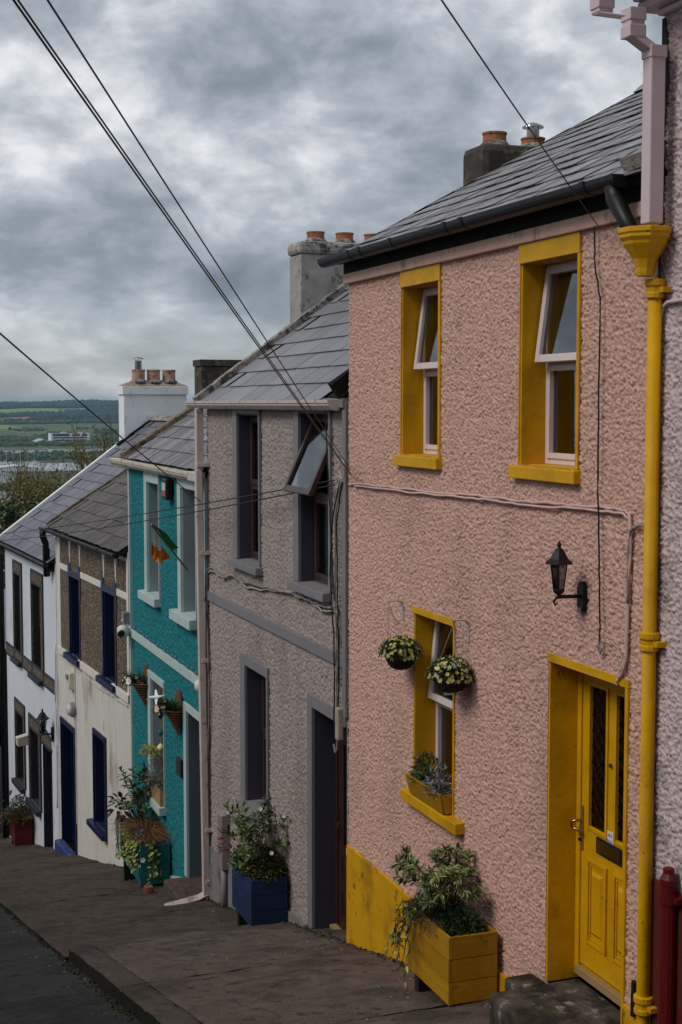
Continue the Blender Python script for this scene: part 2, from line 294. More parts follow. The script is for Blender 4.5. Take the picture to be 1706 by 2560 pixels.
def facade(parent, name, mat, u0, u1, z0, z1, holes, d=0., step=0., amp=0., seed=1, lump=1.1, label=None):
    """front sheet of a wall with openings; with step > 0 the roughcast is real relief"""
    off = OFF[parent.name]
    def axis(a, b, cuts):
        cs = sorted({a, b} | {c for c in cuts if a < c < b}); out = []
        for p, q in zip(cs, cs[1:]):
            n = max(1, int(round((q - p) / step))) if step else 1
            out += list(np.linspace(p, q, n + 1)[:-1])
        return np.array(out + [b])
    U = axis(u0, u1, [h[0] for h in holes] + [h[1] for h in holes]); Z = axis(z0, z1, [h[2] for h in holes] + [h[3] for h in holes])
    nu, nz = len(U), len(Z); D = np.zeros((nu, nz))
    if step:
        rng = np.random.default_rng(seed); a = blur(rng.standard_normal((nu, nz)), lump); a /= a.std()
        b = rng.standard_normal((nu, nz)); w = blur(rng.standard_normal((nu, nz)), 40); w /= w.std()
        D = amp * (.35 - np.tanh(.85 * a + .42 * b)) - .002 * w
        for h in holes:
            iu = (U > h[0] - 1e-6) & (U < h[1] + 1e-6); iz = (Z > h[2] - 1e-6) & (Z < h[3] + 1e-6); D[np.ix_(iu, iz)] = -.003
    UU, ZZ = np.meshgrid(U, Z, indexing='ij')
    co = np.stack([D + d - off[0], UU - off[1], ZZ - off[2]], -1).reshape(-1, 3)
    uc = (U[1:] + U[:-1]) / 2; zc = (Z[1:] + Z[:-1]) / 2; keep = np.ones((nu - 1, nz - 1), bool)
    for h in holes: keep &= ~(((uc > h[0]) & (uc < h[1]))[:, None] & ((zc > h[2]) & (zc < h[3]))[None, :])
    i, j = np.nonzero(keep); q = np.stack([i * nz + j, i * nz + j + 1, (i + 1) * nz + j + 1, (i + 1) * nz + j], -1)
    me = bpy.data.meshes.new(name); me.vertices.add(len(co)); me.vertices.foreach_set('co', co.ravel().astype(np.float32))
    me.loops.add(q.size); me.loops.foreach_set('vertex_index', q.ravel().astype(np.int32)); me.polygons.add(len(q))
    me.polygons.foreach_set('loop_start', np.arange(0, q.size, 4, dtype=np.int32)); me.materials.append(mat)
    me.update(calc_edges=True); me.validate()
    o = bpy.data.objects.new(name, me); COL.objects.link(o); o.parent = parent; OFF[o.name] = off; props(o, label); return o
def shell(house, mat, u0, u1, zb, ze, d_ridge, z_ridge, depth=5.8):
    """rear wall, gable walls and the inner darkness of a terraced house"""
    e = .012
    for u in (u0 + e, u1 - e):
        m = MB(); m.add([(0.03, u, zb), (depth, u, zb), (depth, u, ze), (d_ridge, u, z_ridge - .06), (0.03, u, ze)], [(0, 1, 2, 3, 4)]); m.build('gable_wall', mat, house)
    m = MB(); m.add([(depth, u0 + e, zb), (depth, u1 - e, zb), (depth, u1 - e, ze), (depth, u0 + e, ze)], [(0, 1, 2, 3)]); m.build('rear_wall', mat, house)
    m = MB(); m.add([(1.6, u0 + e, zb), (1.6, u1 - e, zb), (1.6, u1 - e, ze), (1.6, u0 + e, ze)], [(0, 1, 2, 3)]); m.build('inner_wall', m_room, house)
class Slope:
    def __init__(s, d, z, pitch): s.d, s.z, s.p = d, z, pitch; s.c, s.s = math.cos(pitch), math.sin(pitch)
    def pt(s, l, u, n): return (s.d + l * s.c - n * s.s, u, s.z + l * s.s + n * s.c)
    def bar(s, mb, u0, u1, l0, l1, n0, n1, seg=1, j=0.):
        for k in range(seg):
            a = l0 + (l1 - l0) * k / seg; b = l0 + (l1 - l0) * (k + 1) / seg - (.004 if seg > 1 else 0); dj = random.uniform(-j, j)
            mb.hexa([s.pt(a, u0 + dj, n0), s.pt(b, u0 + dj, n0), s.pt(b, u1 + dj, n0), s.pt(a, u1 + dj, n0)], [s.pt(a, u0 + dj, n1 + dj), s.pt(b, u0 + dj, n1 + dj), s.pt(b, u1 + dj, n1 + dj), s.pt(a, u1 + dj, n1 + dj)])
def roof(house, sl, u0, u1, length, row, width, mat, depth_back=5.9, jit=.004, th=.006, skip=None):
    m = MB(); sl.bar(m, u0, u1, .02, length, -.06, -.012)
    rd, rz = sl.pt(length, 0, 0)[0], sl.pt(length, 0, 0)[2]
    m.add([(rd, u0, rz - .02), (rd, u1, rz - .02), (depth_back, u1, sl.z), (depth_back, u0, sl.z)], [(0, 1, 2, 3)])
    rf = m.build('roof', m_under, house)
    metas = []
    for w in (width - .013, width / 2 - .013):
        for k in range(3):
            b = MB(); L = row * 1.12; n = 3; rnd = [random.uniform(-.006, .006) for _ in range(n + 1)]
            xs = [-w / 2 + w * i / n for i in range(n + 1)]
            lo = [(rnd[i] * (1.6 if jit > .006 else .5), xs[i], 0) for i in range(n + 1)]; hi = [(L, xs[i], 0) for i in range(n + 1)]
            vs = lo + hi + [(p[0], p[1], th) for p in lo] + [(p[0], p[1], th) for p in hi]; q = n + 1
            fs = [(2 * q + i, 2 * q + i + 1, 3 * q + i + 1, 3 * q + i) for i in range(n)] + [(i, i + 1, 2 * q + i + 1, 2 * q + i) for i in range(n)] + [(0, 2 * q, 3 * q, q), (n, q + n, 3 * q + n, 2 * q + n)]
            b.add(vs, fs); metas.append(b.mesh('slate', mat))
    nrow = int(length / row)
    for r_ in range(nrow + 1):
        l = r_ * row - .03
        if l + row > length + .06: break
        u = u0 + (0 if r_ % 2 == 0 else width / 2); cells = []
        if r_ % 2: cells.append((u0 + width / 4, 1))
        while u + width <= u1 + .02: cells.append((u + width / 2, 0)); u += width
        if u1 - u > width * .3: cells.append((u + (u1 - u) / 2, 1))
        for uc, half in cells:
            if skip and skip(l, uc): continue
            n = .014 + random.uniform(0, jit)
            inst('slate', metas[half * 3 + random.randrange(3)], rf, sl.pt(l + random.uniform(-jit, jit), uc, n), (random.uniform(-jit, jit) * .4, -sl.p + .048 + random.uniform(-jit, jit) * .5, random.uniform(-jit, jit) * .3))
    m = MB(); sl.bar(m, u0, u1, length - .10, length + .03, .016, .05, 1); 
    k = int((u1 - u0) / .45); m = MB()
    for i in range(k):
        a = u0 + (u1 - u0) * i / k; b = u0 + (u1 - u0) * (i + 1) / k - .006
        m.add([(rd - .14, a, rz - .04), (rd, a, rz + .075), (rd + .14, a, rz - .04), (rd - .14, b, rz - .04), (rd, b, rz + .075), (rd + .14, b, rz - .04)], [(0, 1, 4, 3), (1, 2, 5, 4), (0, 2, 1), (3, 4, 5)])
    m.build('ridge_tiles', m_mortar, rf); return rf
def chimney(house, d0, d1, u0, u1, z0, z1, mat, cap=None, capmat=None, pots=(), rounded=False):
    m = MB(); m.box(d0, d1, u0, u1, z0, z1); c = m.build('chimney', mat, house, bevel=.07 if rounded else .012)
    if cap:
        ex, h = cap; m = MB(); m.box(d0 - ex, d1 + ex, u0 - ex, u1 + ex, z1 + .002, z1 + h); m.build('chimney_cap', capmat, c, bevel=.05 if rounded else .008)
    return c
def pot(c, d, u, z, r, h, mat, cowl=False, lab=None):
    m = MB(); m.lathe([(r * 1.02, 0), (r, h * .85), (r * 1.07, h * .87), (r * 1.07, h), (r * .85, h), (r * .82, h * .4)], (d, u, z), 16); m.build('chimney_pot', mat, c, smooth=False, label=lab)
    m = MB(); m.lathe([(r * 1.5, -.02), (r * 1.25, .03), (r * 1.0, .06)], (d, u, z), 12); m.build('mortar_bed', m_mortar, c, smooth=True)
    if cowl:
        m = MB(); m.lathe([(r * .55, 0), (r * .55, h * .75)], (d, u, z + h - .01), 14); m.lathe([(r * .95, 0), (r * .9, .015), (r * .4, .04), (.005, .05)], (d, u, z + h * 1.85), 16)
        for k in range(3):
            a = k * 2.1; m.tube([(d + r * .5 * math.cos(a), u + r * .5 * math.sin(a), z + h * 1.6), (d + r * .5 * math.cos(a), u + r * .5 * math.sin(a), z + h * 1.88)], .006, 4)
        m.build('flue_cowl', m_steel, c)
def frame_ring(m, d0, d1, u0, u1, z0, z1, w, wt=None, wb=None):
    wt = wt or w; wb = wb or w
    m.box(d0, d1, u0, u0 + w, z0, z1); m.box(d0, d1, u1 - w, u1, z0, z1); m.box(d0 + .002, d1 - .002, u0 + w, u1 - w, z0, z0 + wb); m.box(d0 + .002, d1 - .002, u0 + w, u1 - w, z1 - wt, z1)
def reveal(parent, mat, u0, u1, z0, z1, depth, th=.018, near=True, top=True, d0=.0):
    m = MB(); m.box(d0, depth, u1 - th, u1, z0, z1); m.box(d0, depth, u0, u0 + th, z0, z1)
    m.box(d0 + .001, depth - .001, u0 + th, u1 - th, z1 - th, z1); return m.build('reveal', mat, parent)
def window(house, u0, u1, z0, z1, depth, fmat, transom=None, opened=0., w=.055, curt=None, curt_top=None, rmat=None, sill=None, smat=None, gmat=None):
    """sill = (proj, u_near, u_far, z_bottom) ; everything hangs under one 'window' part"""
    a, b, lo, hi = u0 + .018, u1 - .018, z0 + .002, z1 - .018
    m = MB(); frame_ring(m, depth, depth + .06, a, b, lo, hi, w)
    if transom is not None: m.box(depth + .003, depth + .057, a + w, b - w, transom - w * .6, transom + w * .6)
    win = m.build('window', fmat, house, bevel=.004)
    if rmat: reveal(win, rmat, u0, u1, z0, z1, depth + .06)
    def pane(p, q, r_, s, dd):
        g = MB(); g.add([(dd, p, r_), (dd, q, r_), (dd, q, s), (dd, p, s)], [(0, 3, 2, 1)]); return g
    zt = transom if transom is not None else hi
    bot_top = (transom - w * .6) if transom is not None else hi - w
    m = MB(); frame_ring(m, depth - .012, depth + .03, a + w - .012, b - w + .012, lo + w - .012, bot_top + .012, .035); m.build('sash', fmat, win, bevel=.003)
    pane(a + w, b - w, lo + w, bot_top, depth + .02).build('pane', gmat or m_glass, win)
    if transom is not None:
        m = MB(); frame_ring(m, depth - .016, depth + .03, a + w * .45, b - w * .45, transom - w * .1, hi - w * .35, w * .95)
        g = pane(a + w * 1.3, b - w * 1.3, transom + w * .7, hi - w * 1.2, depth + .008)
        if opened: m.rot_u(depth, hi - w * .35, -opened); g.rot_u(depth, hi - w * .35, -opened)
        m.build('sash', fmat, win, bevel=.003); g.build('pane', gmat or m_glass, win)
    if curt:
        for mat_, fu0, fu1, fz0, fz1, dd in curt:
            m = MB(); n = 12; us = [a + (b - a) * (fu0 + (fu1 - fu0) * i / n) for i in range(n + 1)]; zz0 = lo + (hi - lo) * fz0; zz1 = lo + (hi - lo) * fz1
            vs = [(depth + dd + .012 * math.sin(i * 2.4), u, zz0) for i, u in enumerate(us)] + [(depth + dd + .012 * math.sin(i * 2.4), u, zz1) for i, u in enumerate(us)]
            m.add(vs, [(i, i + 1, n + 2 + i, n + 1 + i) for i in range(n)]); m.build('curtain', mat_, win)
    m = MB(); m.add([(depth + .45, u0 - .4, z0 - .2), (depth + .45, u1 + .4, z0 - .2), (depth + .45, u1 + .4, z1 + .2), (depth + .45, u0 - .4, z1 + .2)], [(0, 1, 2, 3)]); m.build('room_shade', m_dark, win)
    if sill:
        pr, un, uf, zb = sill; m = MB()
        m.hexa([(-pr, un, zb), (.05, un, zb), (.05, uf, zb), (-pr, uf, zb)], [(-pr, un, z0 - .008), (.05, un, z0 + .0), (.05, uf, z0 + .0), (-pr, uf, z0 - .008)])
        m.box(.05, depth + .02, u0 + .018, u1 - .018, zb, z0 + .001); m.build('sill', smat, win, bevel=.006)
    return win
def gutter(house, prof, u0, u1, mat, joints=(), jprof=None, label=None):
    m = MB(); m.prism(prof, 'u', u0, u1); g = m.build('gutter', mat, house, label=label)
    cx = sum(p[0] for p in prof) / len(prof); cz = sum(p[1] for p in prof) / len(prof)
    for u in joints:
        q = [(cx + (p[0] - cx) * 1.10, cz + (p[1] - cz) * 1.12) for p in prof]; m = MB(); m.prism(q, 'u', u - .025, u + .025); m.build('gutter_bracket', mat, g)
    return g
def halfround(d, z, r): return [(d + r * math.cos(a), z + r * math.sin(a)) for a in [math.pi + math.pi * i / 10 for i in range(11)]] + [(d + r, z + .008), (d - r, z + .008)]
def ogee(d, z, w, h): return [(d - w, z), (d - w, z - h * .28), (d - w * .93, z - h * .36), (d - w * .90, z - h * .55), (d - w * .62, z - h * .95), (d - w * .5, z - h), (d, z - h), (d, z)]
def cable(name, pts, r, mat, label, cat, fr=F0, group=None, n=5, kind=None):
    m = MB(); m.tube(pts, r, n); return m.top(name, mat, fr, tuple(pts[0]), label, cat, group, smooth=True)
exec_order = []
del exec_order
# ================================================================== GROUND, ROAD, PAVEMENT
def sheet_obj(name, mat, quads, kind='structure', label=None):
    m = MB()
    for q in quads: m.add(q, [(0, 1, 2, 3)])
    o = m.top(name, mat, F0, (0, 0, 0), label, None, None, kind); return o
def terrain_h(x, y):
    if y < 30: return ground(y) - .16
    if y < 205: return max(ground(y) - .16, -51.5)
    return -52.0
def build_terrain():
    ys = list(np.arange(-60, 210, 6)) + [300, 600, 800, 835, 850, 890, 960, 1060, 1090, 1130, 1180, 1240, 1420, 1500, 1590, 1620, 1800, 2000, 2250, 2500, 2750, 3000, 3200, 3400, 3550, 3700, 3850, 4000, 4300, 5000, 6500]
    prof = [(300, -52), (835, -52), (850, -48.6), (1060, -49.2), (1090, -52), (1180, -52), (1240, -49), (1420, -48.9), (1500, -52), (1590, -51), (1620, -47.8), (1800, -46.5), (2000, -42.8), (2250, -38.2), (2500, -35.4), (2750, -31), (3000, -25.5), (3400, -15.5), (3700, -8), (4000, -3.5), (4300, -5), (6500, -20)]
    px_, pz = zip(*prof); xs = list(np.arange(-900, 3001, 60.))
    xs = sorted(set(xs + list(np.arange(-60, 60, 12.))))
    m = MB(); n = len(xs); vs = []
    for y in ys:
        for x in xs:
            z = terrain_h(x, y) if y < 260 else float(np.interp(y, px_, pz))
            if y > 1700: t = x / y; z += (y - 1700) / 2300 * (3.0 * math.sin(t * 38 + 1.2) + 1.5 * math.sin(t * 95 + y * .004)) 
            vs.append((x, y, z))
    fs = []; mi = []
    for i in range(len(ys) - 1):
        for j in range(n - 1):
            fs.append((i * n + j, i * n + j + 1, (i + 1) * n + j + 1, (i + 1) * n + j)); y = (ys[i] + ys[i + 1]) / 2; t = (xs[j] + xs[j + 1]) / 2 / y
            k = 0
            if y > 1590: k = 1
            if 2250 < y < 2520: k = 2 if (t < .135 or y > 2420) else 1
            if 2740 < y < 3050: k = 3 if .118 < t < .15 else 1
            if 3000 < y < 3560: k = 4 if (t < .158 or t > .168) else 1
            mi.append(k)
    m.add(vs, fs); m.m = mi
    mats = [m_earth, M('scrub_hillside', (.075, .11, .03), .95, .4, .012), M('bright_pasture', (.14, .27, .03), .95, .15, .006), M('ploughed_soil', (.26, .15, .09), .95, .15, .01), M('pale_pasture', (.17, .26, .055), .95, .2, .008)]
    m.top('ground', mats, F0, (0, 0, 0), None, None, None, 'structure')
build_terrain()
m_water = M('river_water', (.30, .33, .35), .18, .06, .02, .02, .4)
sheet_obj('river', m_water, [[(-900, 180, -50), (2500, 180, -50), (2500, 1640, -50), (-900, 1640, -50)]])
g_ = lambda y, dz=0.: ground(y) + dz
sheet_obj('road', m_road, [[(-4.6, y, g_(y, -.045)), (2.09, y, g_(y, -.045)), (2.09, y + 3, g_(y + 3, -.045)), (-4.6, y + 3, g_(y + 3, -.045))] for y in range(-6, 48, 3)])
_pr = np.random.default_rng(4)
def slab(name, x0, x1, y0, y1, dz, mat, depth=.3, rough=.003, cell=.045):
    nx, ny = max(2, int((x1 - x0) / cell)), max(2, int((y1 - y0) / cell)); X = np.linspace(x0, x1, nx + 1); Y = np.linspace(y0, y1, ny + 1)
    h = blur(_pr.standard_normal((nx + 1, ny + 1)), 1.0); h /= max(h.std(), 1e-6); g2 = blur(_pr.standard_normal((nx + 1, ny + 1)), 5.); g2 /= max(g2.std(), 1e-6)
    E = np.minimum(np.minimum(X - x0, x1 - X)[:, None], np.minimum(Y - y0, y1 - Y)[None, :]); H = h * rough + g2 * rough * 1.3 - .007 * np.exp(-E / .008) * (1 + np.abs(h))
    m = MB(); vs = [(X[i], Y[j], g_(Y[j], dz) + H[i, j]) for i in range(nx + 1) for j in range(ny + 1)]; n = ny + 1
    m.add(vs, [(i * n + j, (i + 1) * n + j, (i + 1) * n + j + 1, i * n + j + 1) for i in range(nx) for j in range(ny)])
    rim = [(i, 0) for i in range(nx + 1)] + [(nx, j) for j in range(1, ny + 1)] + [(i, ny) for i in range(nx - 1, -1, -1)] + [(0, j) for j in range(ny - 1, 0, -1)]
    b = len(m.v); up = [i * n + j for i, j in rim]; m.v += [(X[i] + _pr.uniform(-.004, .004), Y[j], g_(Y[j], dz - depth)) for i, j in rim]; k = len(rim)
    fs = [(up[q], b + q, b + (q + 1) % k, up[(q + 1) % k]) for q in range(k)]; m.f += fs; m.m += [1] * k
    return m.top(name, [mat, m_kerbface], F0, (x0, y0, g_(y0, dz)), None, None, None, 'structure', smooth=False)
for a, b in ((-4., -1.2), (-1.2, 1.2), (1.2, 3.6), (3.6, 6.0), (6.0, 8.4), (8.4, 10.78), (10.78, 13.1)):
    slab('kerb', 2.065, 2.30, a + .004, b - .004, .08, m_kerb); slab('pavement', 2.304, 4.6, a + .004, b - .004, .084, m_conc2)
for a, b in ((13.1, 15.35), (15.35, 17.75), (17.75, 20.2), (20.2, 22.6), (22.6, 25.0), (25., 28.), (28., 31.), (31., 35.), (35., 40.), (40., 47.)):
    slab('pavement', 2.03, 4.6, a + .003, b - .003, random.uniform(-.004, .004), m_conc)
m = MB()
for i in range(260):     # litter and small stones lying on the concrete and along the gutter
    y = random.uniform(8.0, 24); x = random.choice([random.uniform(2.3, 4.1), random.uniform(3.5, 4.15), random.uniform(1.75, 2.04)]); z = g_(y, .086 if y < 13.1 and x > 2.07 else (.004 if x > 2.05 else -.043)); s = random.uniform(.004, .012)
    a = random.uniform(0, 3); m.add([(x - s * math.cos(a), y - s * math.sin(a), z + .002), (x + s * .4, y - s, z + .004), (x + s * math.cos(a), y + s * math.sin(a), z + .003), (x - s * .3, y + s, z + .007)], [(0, 1, 2, 3)])
m.top('leaf_litter', M('dry_litter', (.24, .2, .16), .9, .5, 90), F0, (0, 0, 0), 'pale specks of litter scattered on the dark pavement', 'litter', None, 'stuff')
m = MB()
for i in range(2600):     # moss and weeds in the kerb gutter and along the foot of the walls
    y = random.uniform(8.6, 22); side = random.random()
    if side < .45: x = random.gauss(2.03, .03); z = g_(y, -.043)
    elif side < .8: x = random.gauss(4.14, .03); z = g_(y, .088 if y < 13.1 else .004)
    else: y = random.gauss(13.12, .03); x = random.uniform(2.2, 4.1); z = g_(y, .02)
    s = random.uniform(.006, .024); a = random.uniform(0, 6.3); h = random.uniform(.004, .022)
    m.add([(x - s * math.cos(a), y - s * math.sin(a), z), (x + s * math.cos(a), y + s * math.sin(a), z), (x + random.uniform(-s, s), y + random.uniform(-s, s), z + h)], [(0, 1, 2)])
m.top('moss', M('moss_green', (.035, .038, .016), .95, .5, 40), F0, (0, 0, 0), 'moss and tiny weeds along kerb and wall foot', 'moss', None, 'stuff')

rw = root('unseen_shade_wall', F0, -1.8, 0, g_(0), 'unseen dark stone wall opposite the houses, added to shade their lower fronts', 'wall')  # out of view; added to block low sky and darken the lower fronts
m = MB()
for y in range(-8, 44, 2): m.hexa([(-2.3, y, g_(y, -.4)), (-1.75, y, g_(y, -.4)), (-1.75, y + 2, g_(y + 2, -.4)), (-2.3, y + 2, g_(y + 2, -.4))], [(-2.3, y, g_(y, 3.3)), (-1.85, y, g_(y, 3.3)), (-1.85, y + 2, g_(y + 2, 3.3)), (-2.3, y + 2, g_(y + 2, 3.3))])
m.build('masonry', M('dark_rubble_stone', (.10, .09, .08), .9, .4, 4, .03, 8), rw)
m = MB()
for y in range(-8, 44, 2): m.hexa([(-2.36, y, g_(y, 3.305)), (-1.79, y, g_(y, 3.305)), (-1.79, y + 1.99, g_(y + 1.99, 3.305)), (-2.36, y + 1.99, g_(y + 1.99, 3.305))], [(-2.36, y, g_(y, 3.42)), (-1.79, y, g_(y, 3.42)), (-1.79, y + 1.99, g_(y + 1.99, 3.42)), (-2.36, y + 1.99, g_(y + 1.99, 3.42))])
m.build('coping', m_step, rw)

# ================================================================== PINK HOUSE
pk = root('pink_house', FA, 0, 6.56, g_(6.56), 'pink roughcast house with yellow window surrounds and yellow front door', 'house', 'terraced houses stepping down the street')
W1 = (9.43, 10.13, -.385, .90); W2 = (7.43, 8.16, -.385, .90); W3 = (9.14, 9.87, -2.945, -1.56); DR = (6.83, 7.74, -3.62, -1.565); VN = (10.0, 10.17, -3.64, -3.53)
facade(pk, 'front_wall', m_pink, 6.56, 11.30, -5.1, 1.10, [W1, W2, W3, DR, VN], 0, .0075, .0092, 3, .44)
m = MB(); m.box(.002, .3, 11.28, 11.30, -5.1, 1.2); m.build('wall_end', m_pinks, pk); m = MB(); m.box(.002, .3, 6.56, 6.58, -5.1, 1.2); m.build('wall_end', m_pinks, pk)
shell(pk, m_pinks, 6.56, 11.30, -5.4, 1.2, 2.9, 2.83)
m = MB(); m.box(.03, .08, 10.0, 10.17, -3.64, -3.53); m.box(.01, .05, 10.02, 10.15, -3.595, -3.575); m.build('air_vent', M('old_brick_vent', (.35, .22, .18), .9, .3, 20), pk); reveal(pk, M('old_brick_vent', (.35, .22, .18)), *VN, .035, .012)
m = MB(); m.box(-.035, .05, 6.70, 11.36, 1.005, 1.088); m.build('plaster_band', m_pinks, pk, bevel=.008)
m = MB(); m.box(-.02, .05, 6.62, 11.38, 1.09, 1.235); m.build('fascia_board', m_fascia, pk)
for W in (W1, W2):
    win = window(pk, *W, .17, m_upvc, transom=.262, opened=R(7.5), w=.05, rmat=m_yel, sill=(.048, W[0] - .05, W[1] + .075, W[2] - .088), smat=m_yel,
        curt=[(m_blind, .0, .80, -.02, .46, .10), (m_blind, .62, .84, .4, 1.0, .16), (m_net, .0, .60, .44, 1.0, .20)])
    m = MB(); m.box(-.016, .002, W[0] - .03, W[1] + .012, W[3] - .016, 1.003); m.box(-.012, .002, W[0] - .032, W[0] + .001, W[2], W[3] - .018); m.box(-.010, .002, W[1] - .001, W[1] + .012, W[2], W[3] - .018); m.jitter(.002); m.build('surround', m_yel, win)
win = window(pk, *W3, .17, m_upvc, transom=-2.23, opened=R(5.5), w=.05, rmat=m_yel, sill=(.075, 8.95, 9.96, -3.035), smat=m_yel, curt=[(m_blind, .0, .8, 0., .5, .12), (m_blind, .5, .85, .45, 1., .16)])
m = MB(); m.box(-.016, .002, W3[0] - .012, W3[1] + .012, W3[3] - .016, W3[3] + .028); m.box(-.012, .002, W3[0] - .022, W3[0] + .001, W3[2], W3[3] - .016); m.build('surround', m_yel, win)
# front door
m = MB(); u0, u1, z0, z1 = DR; frame_ring(m, .19, .27, u0 + .02, u1 - .02, z0 + .04, z1 - .02, .05, .07, .06)
dr = m.build('front_door', m_yel, pk, bevel=.005)
reveal(dr, m_yel, u0, u1, z0, z1, .27, .02)
m = MB(); m.box(-.012, .002, u0 - .03, u1 + .004, z1 - .016, z1 + .03); m.box(-.012, .002, u0 - .03, u0 + .001, z0 - .1, z1 - .018); m.jitter(.002); m.build('surround', m_yel, dr)
GL = [(7.375, 7.565), (7.065, 7.255)]; gz0, gz1 = -2.60, -1.72
m = MB(); a, b = 6.905, 7.665; d0, d1 = .20, .25; zz0, zz1 = -3.50, -1.655
us = [a, GL[1][0], GL[1][1], GL[0][0], GL[0][1], b]
for p, q in ((0, 1), (2, 3), (4, 5)): m.box(d0, d1, us[p], us[q], gz0, gz1)
m.box(d0, d1, a, b, zz0, gz0 - .0005); m.box(d0, d1, a, b, gz1 + .0005, zz1)
for (p, q) in GL:
    frame_ring(m, d0 - .010, d0 - .0005, p - .022, q + .022, gz0 - .022, gz1 + .022, .022)
    frame_ring(m, d0 - .014, d0 - .0005, p - .03, q + .01, -3.34, -2.80, .022); frame_ring(m, d0 - .008, d0 - .0007, p - .002, q - .018, -3.31, -2.83, .012)
    m.hexa([(d0 - .0006, p + .02, -3.27), (d0 - .0006, q - .04, -3.27), (d0 - .0006, q - .04, -2.87), (d0 - .0006, p + .02, -2.87)], [(d0 - .014, p + .035, -3.25), (d0 - .014, q - .055, -3.25), (d0 - .014, q - .055, -2.89), (d0 - .014, p + .035, -2.89)])
m.build('door_leaf', m_yel, dr, bevel=.003)
for (p, q) in GL:
    g = MB(); g.add([(d0 + .012, p, gz0), (d0 + .012, q, gz0), (d0 + .012, q, gz1), (d0 + .012, p, gz1)], [(0, 3, 2, 1)]); g.build('pane', m_glassd, dr)
    lead = MB(); w = q - p; hgt = gz1 - gz0; cell = .20
    for k in np.arange(-1, 6, .5):
        for sgn in (1, -1):
            zs = gz0 + k * cell; A = (p, zs) if sgn > 0 else (q, zs); B = (q, zs + cell) if sgn > 0 else (p, zs + cell)
            pts = []
            for t in np.linspace(0, 1, 9):
                zz = A[1] + (B[1] - A[1]) * t
                if gz0 < zz < gz1: pts.append((d0 + .009, A[0] + (B[0] - A[0]) * t, zz))
            if len(pts) > 1: lead.tube(pts, .0026, 4)
    lead.build('lead_lattice', M('dull_lead', (.02, .018, .016), .8, spec=.1), dr)
m = MB(); m.box(.16, .20, a, b, -3.56, -3.515); m.build('threshold_strip', M('tan_metal_strip', (.33, .22, .10), .45), dr)
m = MB(); m.box(.185, .2, 7.165, 7.465, -2.735, -2.635); lb = m.build('letter_box', m_black, dr, bevel=.004)
m = MB(); m.box(.180, .185, 7.18, 7.45, -2.72, -2.65); m.build('letter_flap', m_brass, dr)
m = MB(); m.box(.188, .2, 7.635, 7.662, -2.77, -2.49); m.build('handle_plate', M('bronze_plate', (.35, .19, .07), .4, metal=.6), dr, bevel=.003)
m = MB(); m.tube([(.19, 7.648, -2.585), (.165, 7.648, -2.582), (.140, 7.655, -2.585), (.13, 7.672, -2.60), (.135, 7.675, -2.625), (.15, 7.66, -2.638), (.16, 7.62, -2.64)], .010, 8); m.build('handle', m_brass, dr, smooth=True)
m = MB(); m.tube([(.188, 7.648, -2.705), (.17, 7.648, -2.705)], .010, 10); m.build('keyhole', m_black, dr)
m = MB(); m.tube([(.2, 7.315, -2.16), (.188, 7.315, -2.16)], .014, 12); m.build('door_viewer', m_steel, dr)
m = MB(); m.box(.1965, .1992, 7.285, 7.352, -2.655, -2.565); st = m.build('notice', M('white_sticker', (.66, .64, .70), .5), dr)
def text(s, size, mat, parent, d, u, z, name='lettering'):
    cu = bpy.data.curves.new(name, 'FONT'); cu.body = s; cu.size = size; cu.extrude = .0006; cu.align_x = 'CENTER'; cu.align_y = 'CENTER'; cu.materials.append(mat)
    t = bpy.data.objects.new(name, cu); COL.objects.link(t); t.parent = parent; off = OFF[parent.name]; t.location = (d - off[0], u - off[1], z - off[2])
    t.rotation_euler = (R(90), 0, R(-90)); cu.space_line = 1.25
    me = bpy.data.meshes.new_from_object(t.evaluated_get(bpy.context.evaluated_depsgraph_get())); me.name = name
    if not me.materials: me.materials.append(mat)
    q = bpy.data.objects.new(name, me); COL.objects.link(q); q.parent = parent; q.location = t.location; q.rotation_euler = t.rotation_euler
    bpy.data.objects.remove(t); return q
m_ink = M('blue_ink', (.05, .12, .45), .5)
t = text('NO\nMAIL', .030, m_ink, dr, .1955, 7.3185, -2.609)
# yellow plinth
m = MB(); m.prism([(7.95, -5.0), (11.302, -5.2), (11.302, -3.80), (7.95, -3.80)], 'd', -.022, .02); m.box(-.022, .02, 6.58, 6.80, -4.4, -3.385); m.build('plinth', m_yelplinth, pk, bevel=.006)
# roof
slp = Slope(-.10, 1.212, math.atan(.543))
roof(pk, slp, 6.50, 11.40, 3.42, .255, .30, m_slatep, jit=.008, th=.006)
m = MB(); slp.bar(m, 11.38, 11.42, 0, 3.42, -.05, .020, 8, .004); m.build('verge', m_fascia, pk)
m = MB(); slp.bar(m, 6.50, 6.78, .02, .85, .03, .10, 4, .015); m.build('flashing', m_mortar, pk)
gutter(pk, halfround(-.145, 1.215, .062), 6.72, 11.52, m_black, (7.05, 8.65, 8.92, 9.9, 10.55, 10.8), label='black half-round gutter under the slates')
m = MB(); m.tube([(-.145, 6.80, 1.17), (-.145, 6.79, 1.10), (-.135, 6.70, .98), (-.125, 6.60, .86)], [.056, .052, .046, .042], 10); m.build('outlet_pipe', m_black, pk, smooth=True)
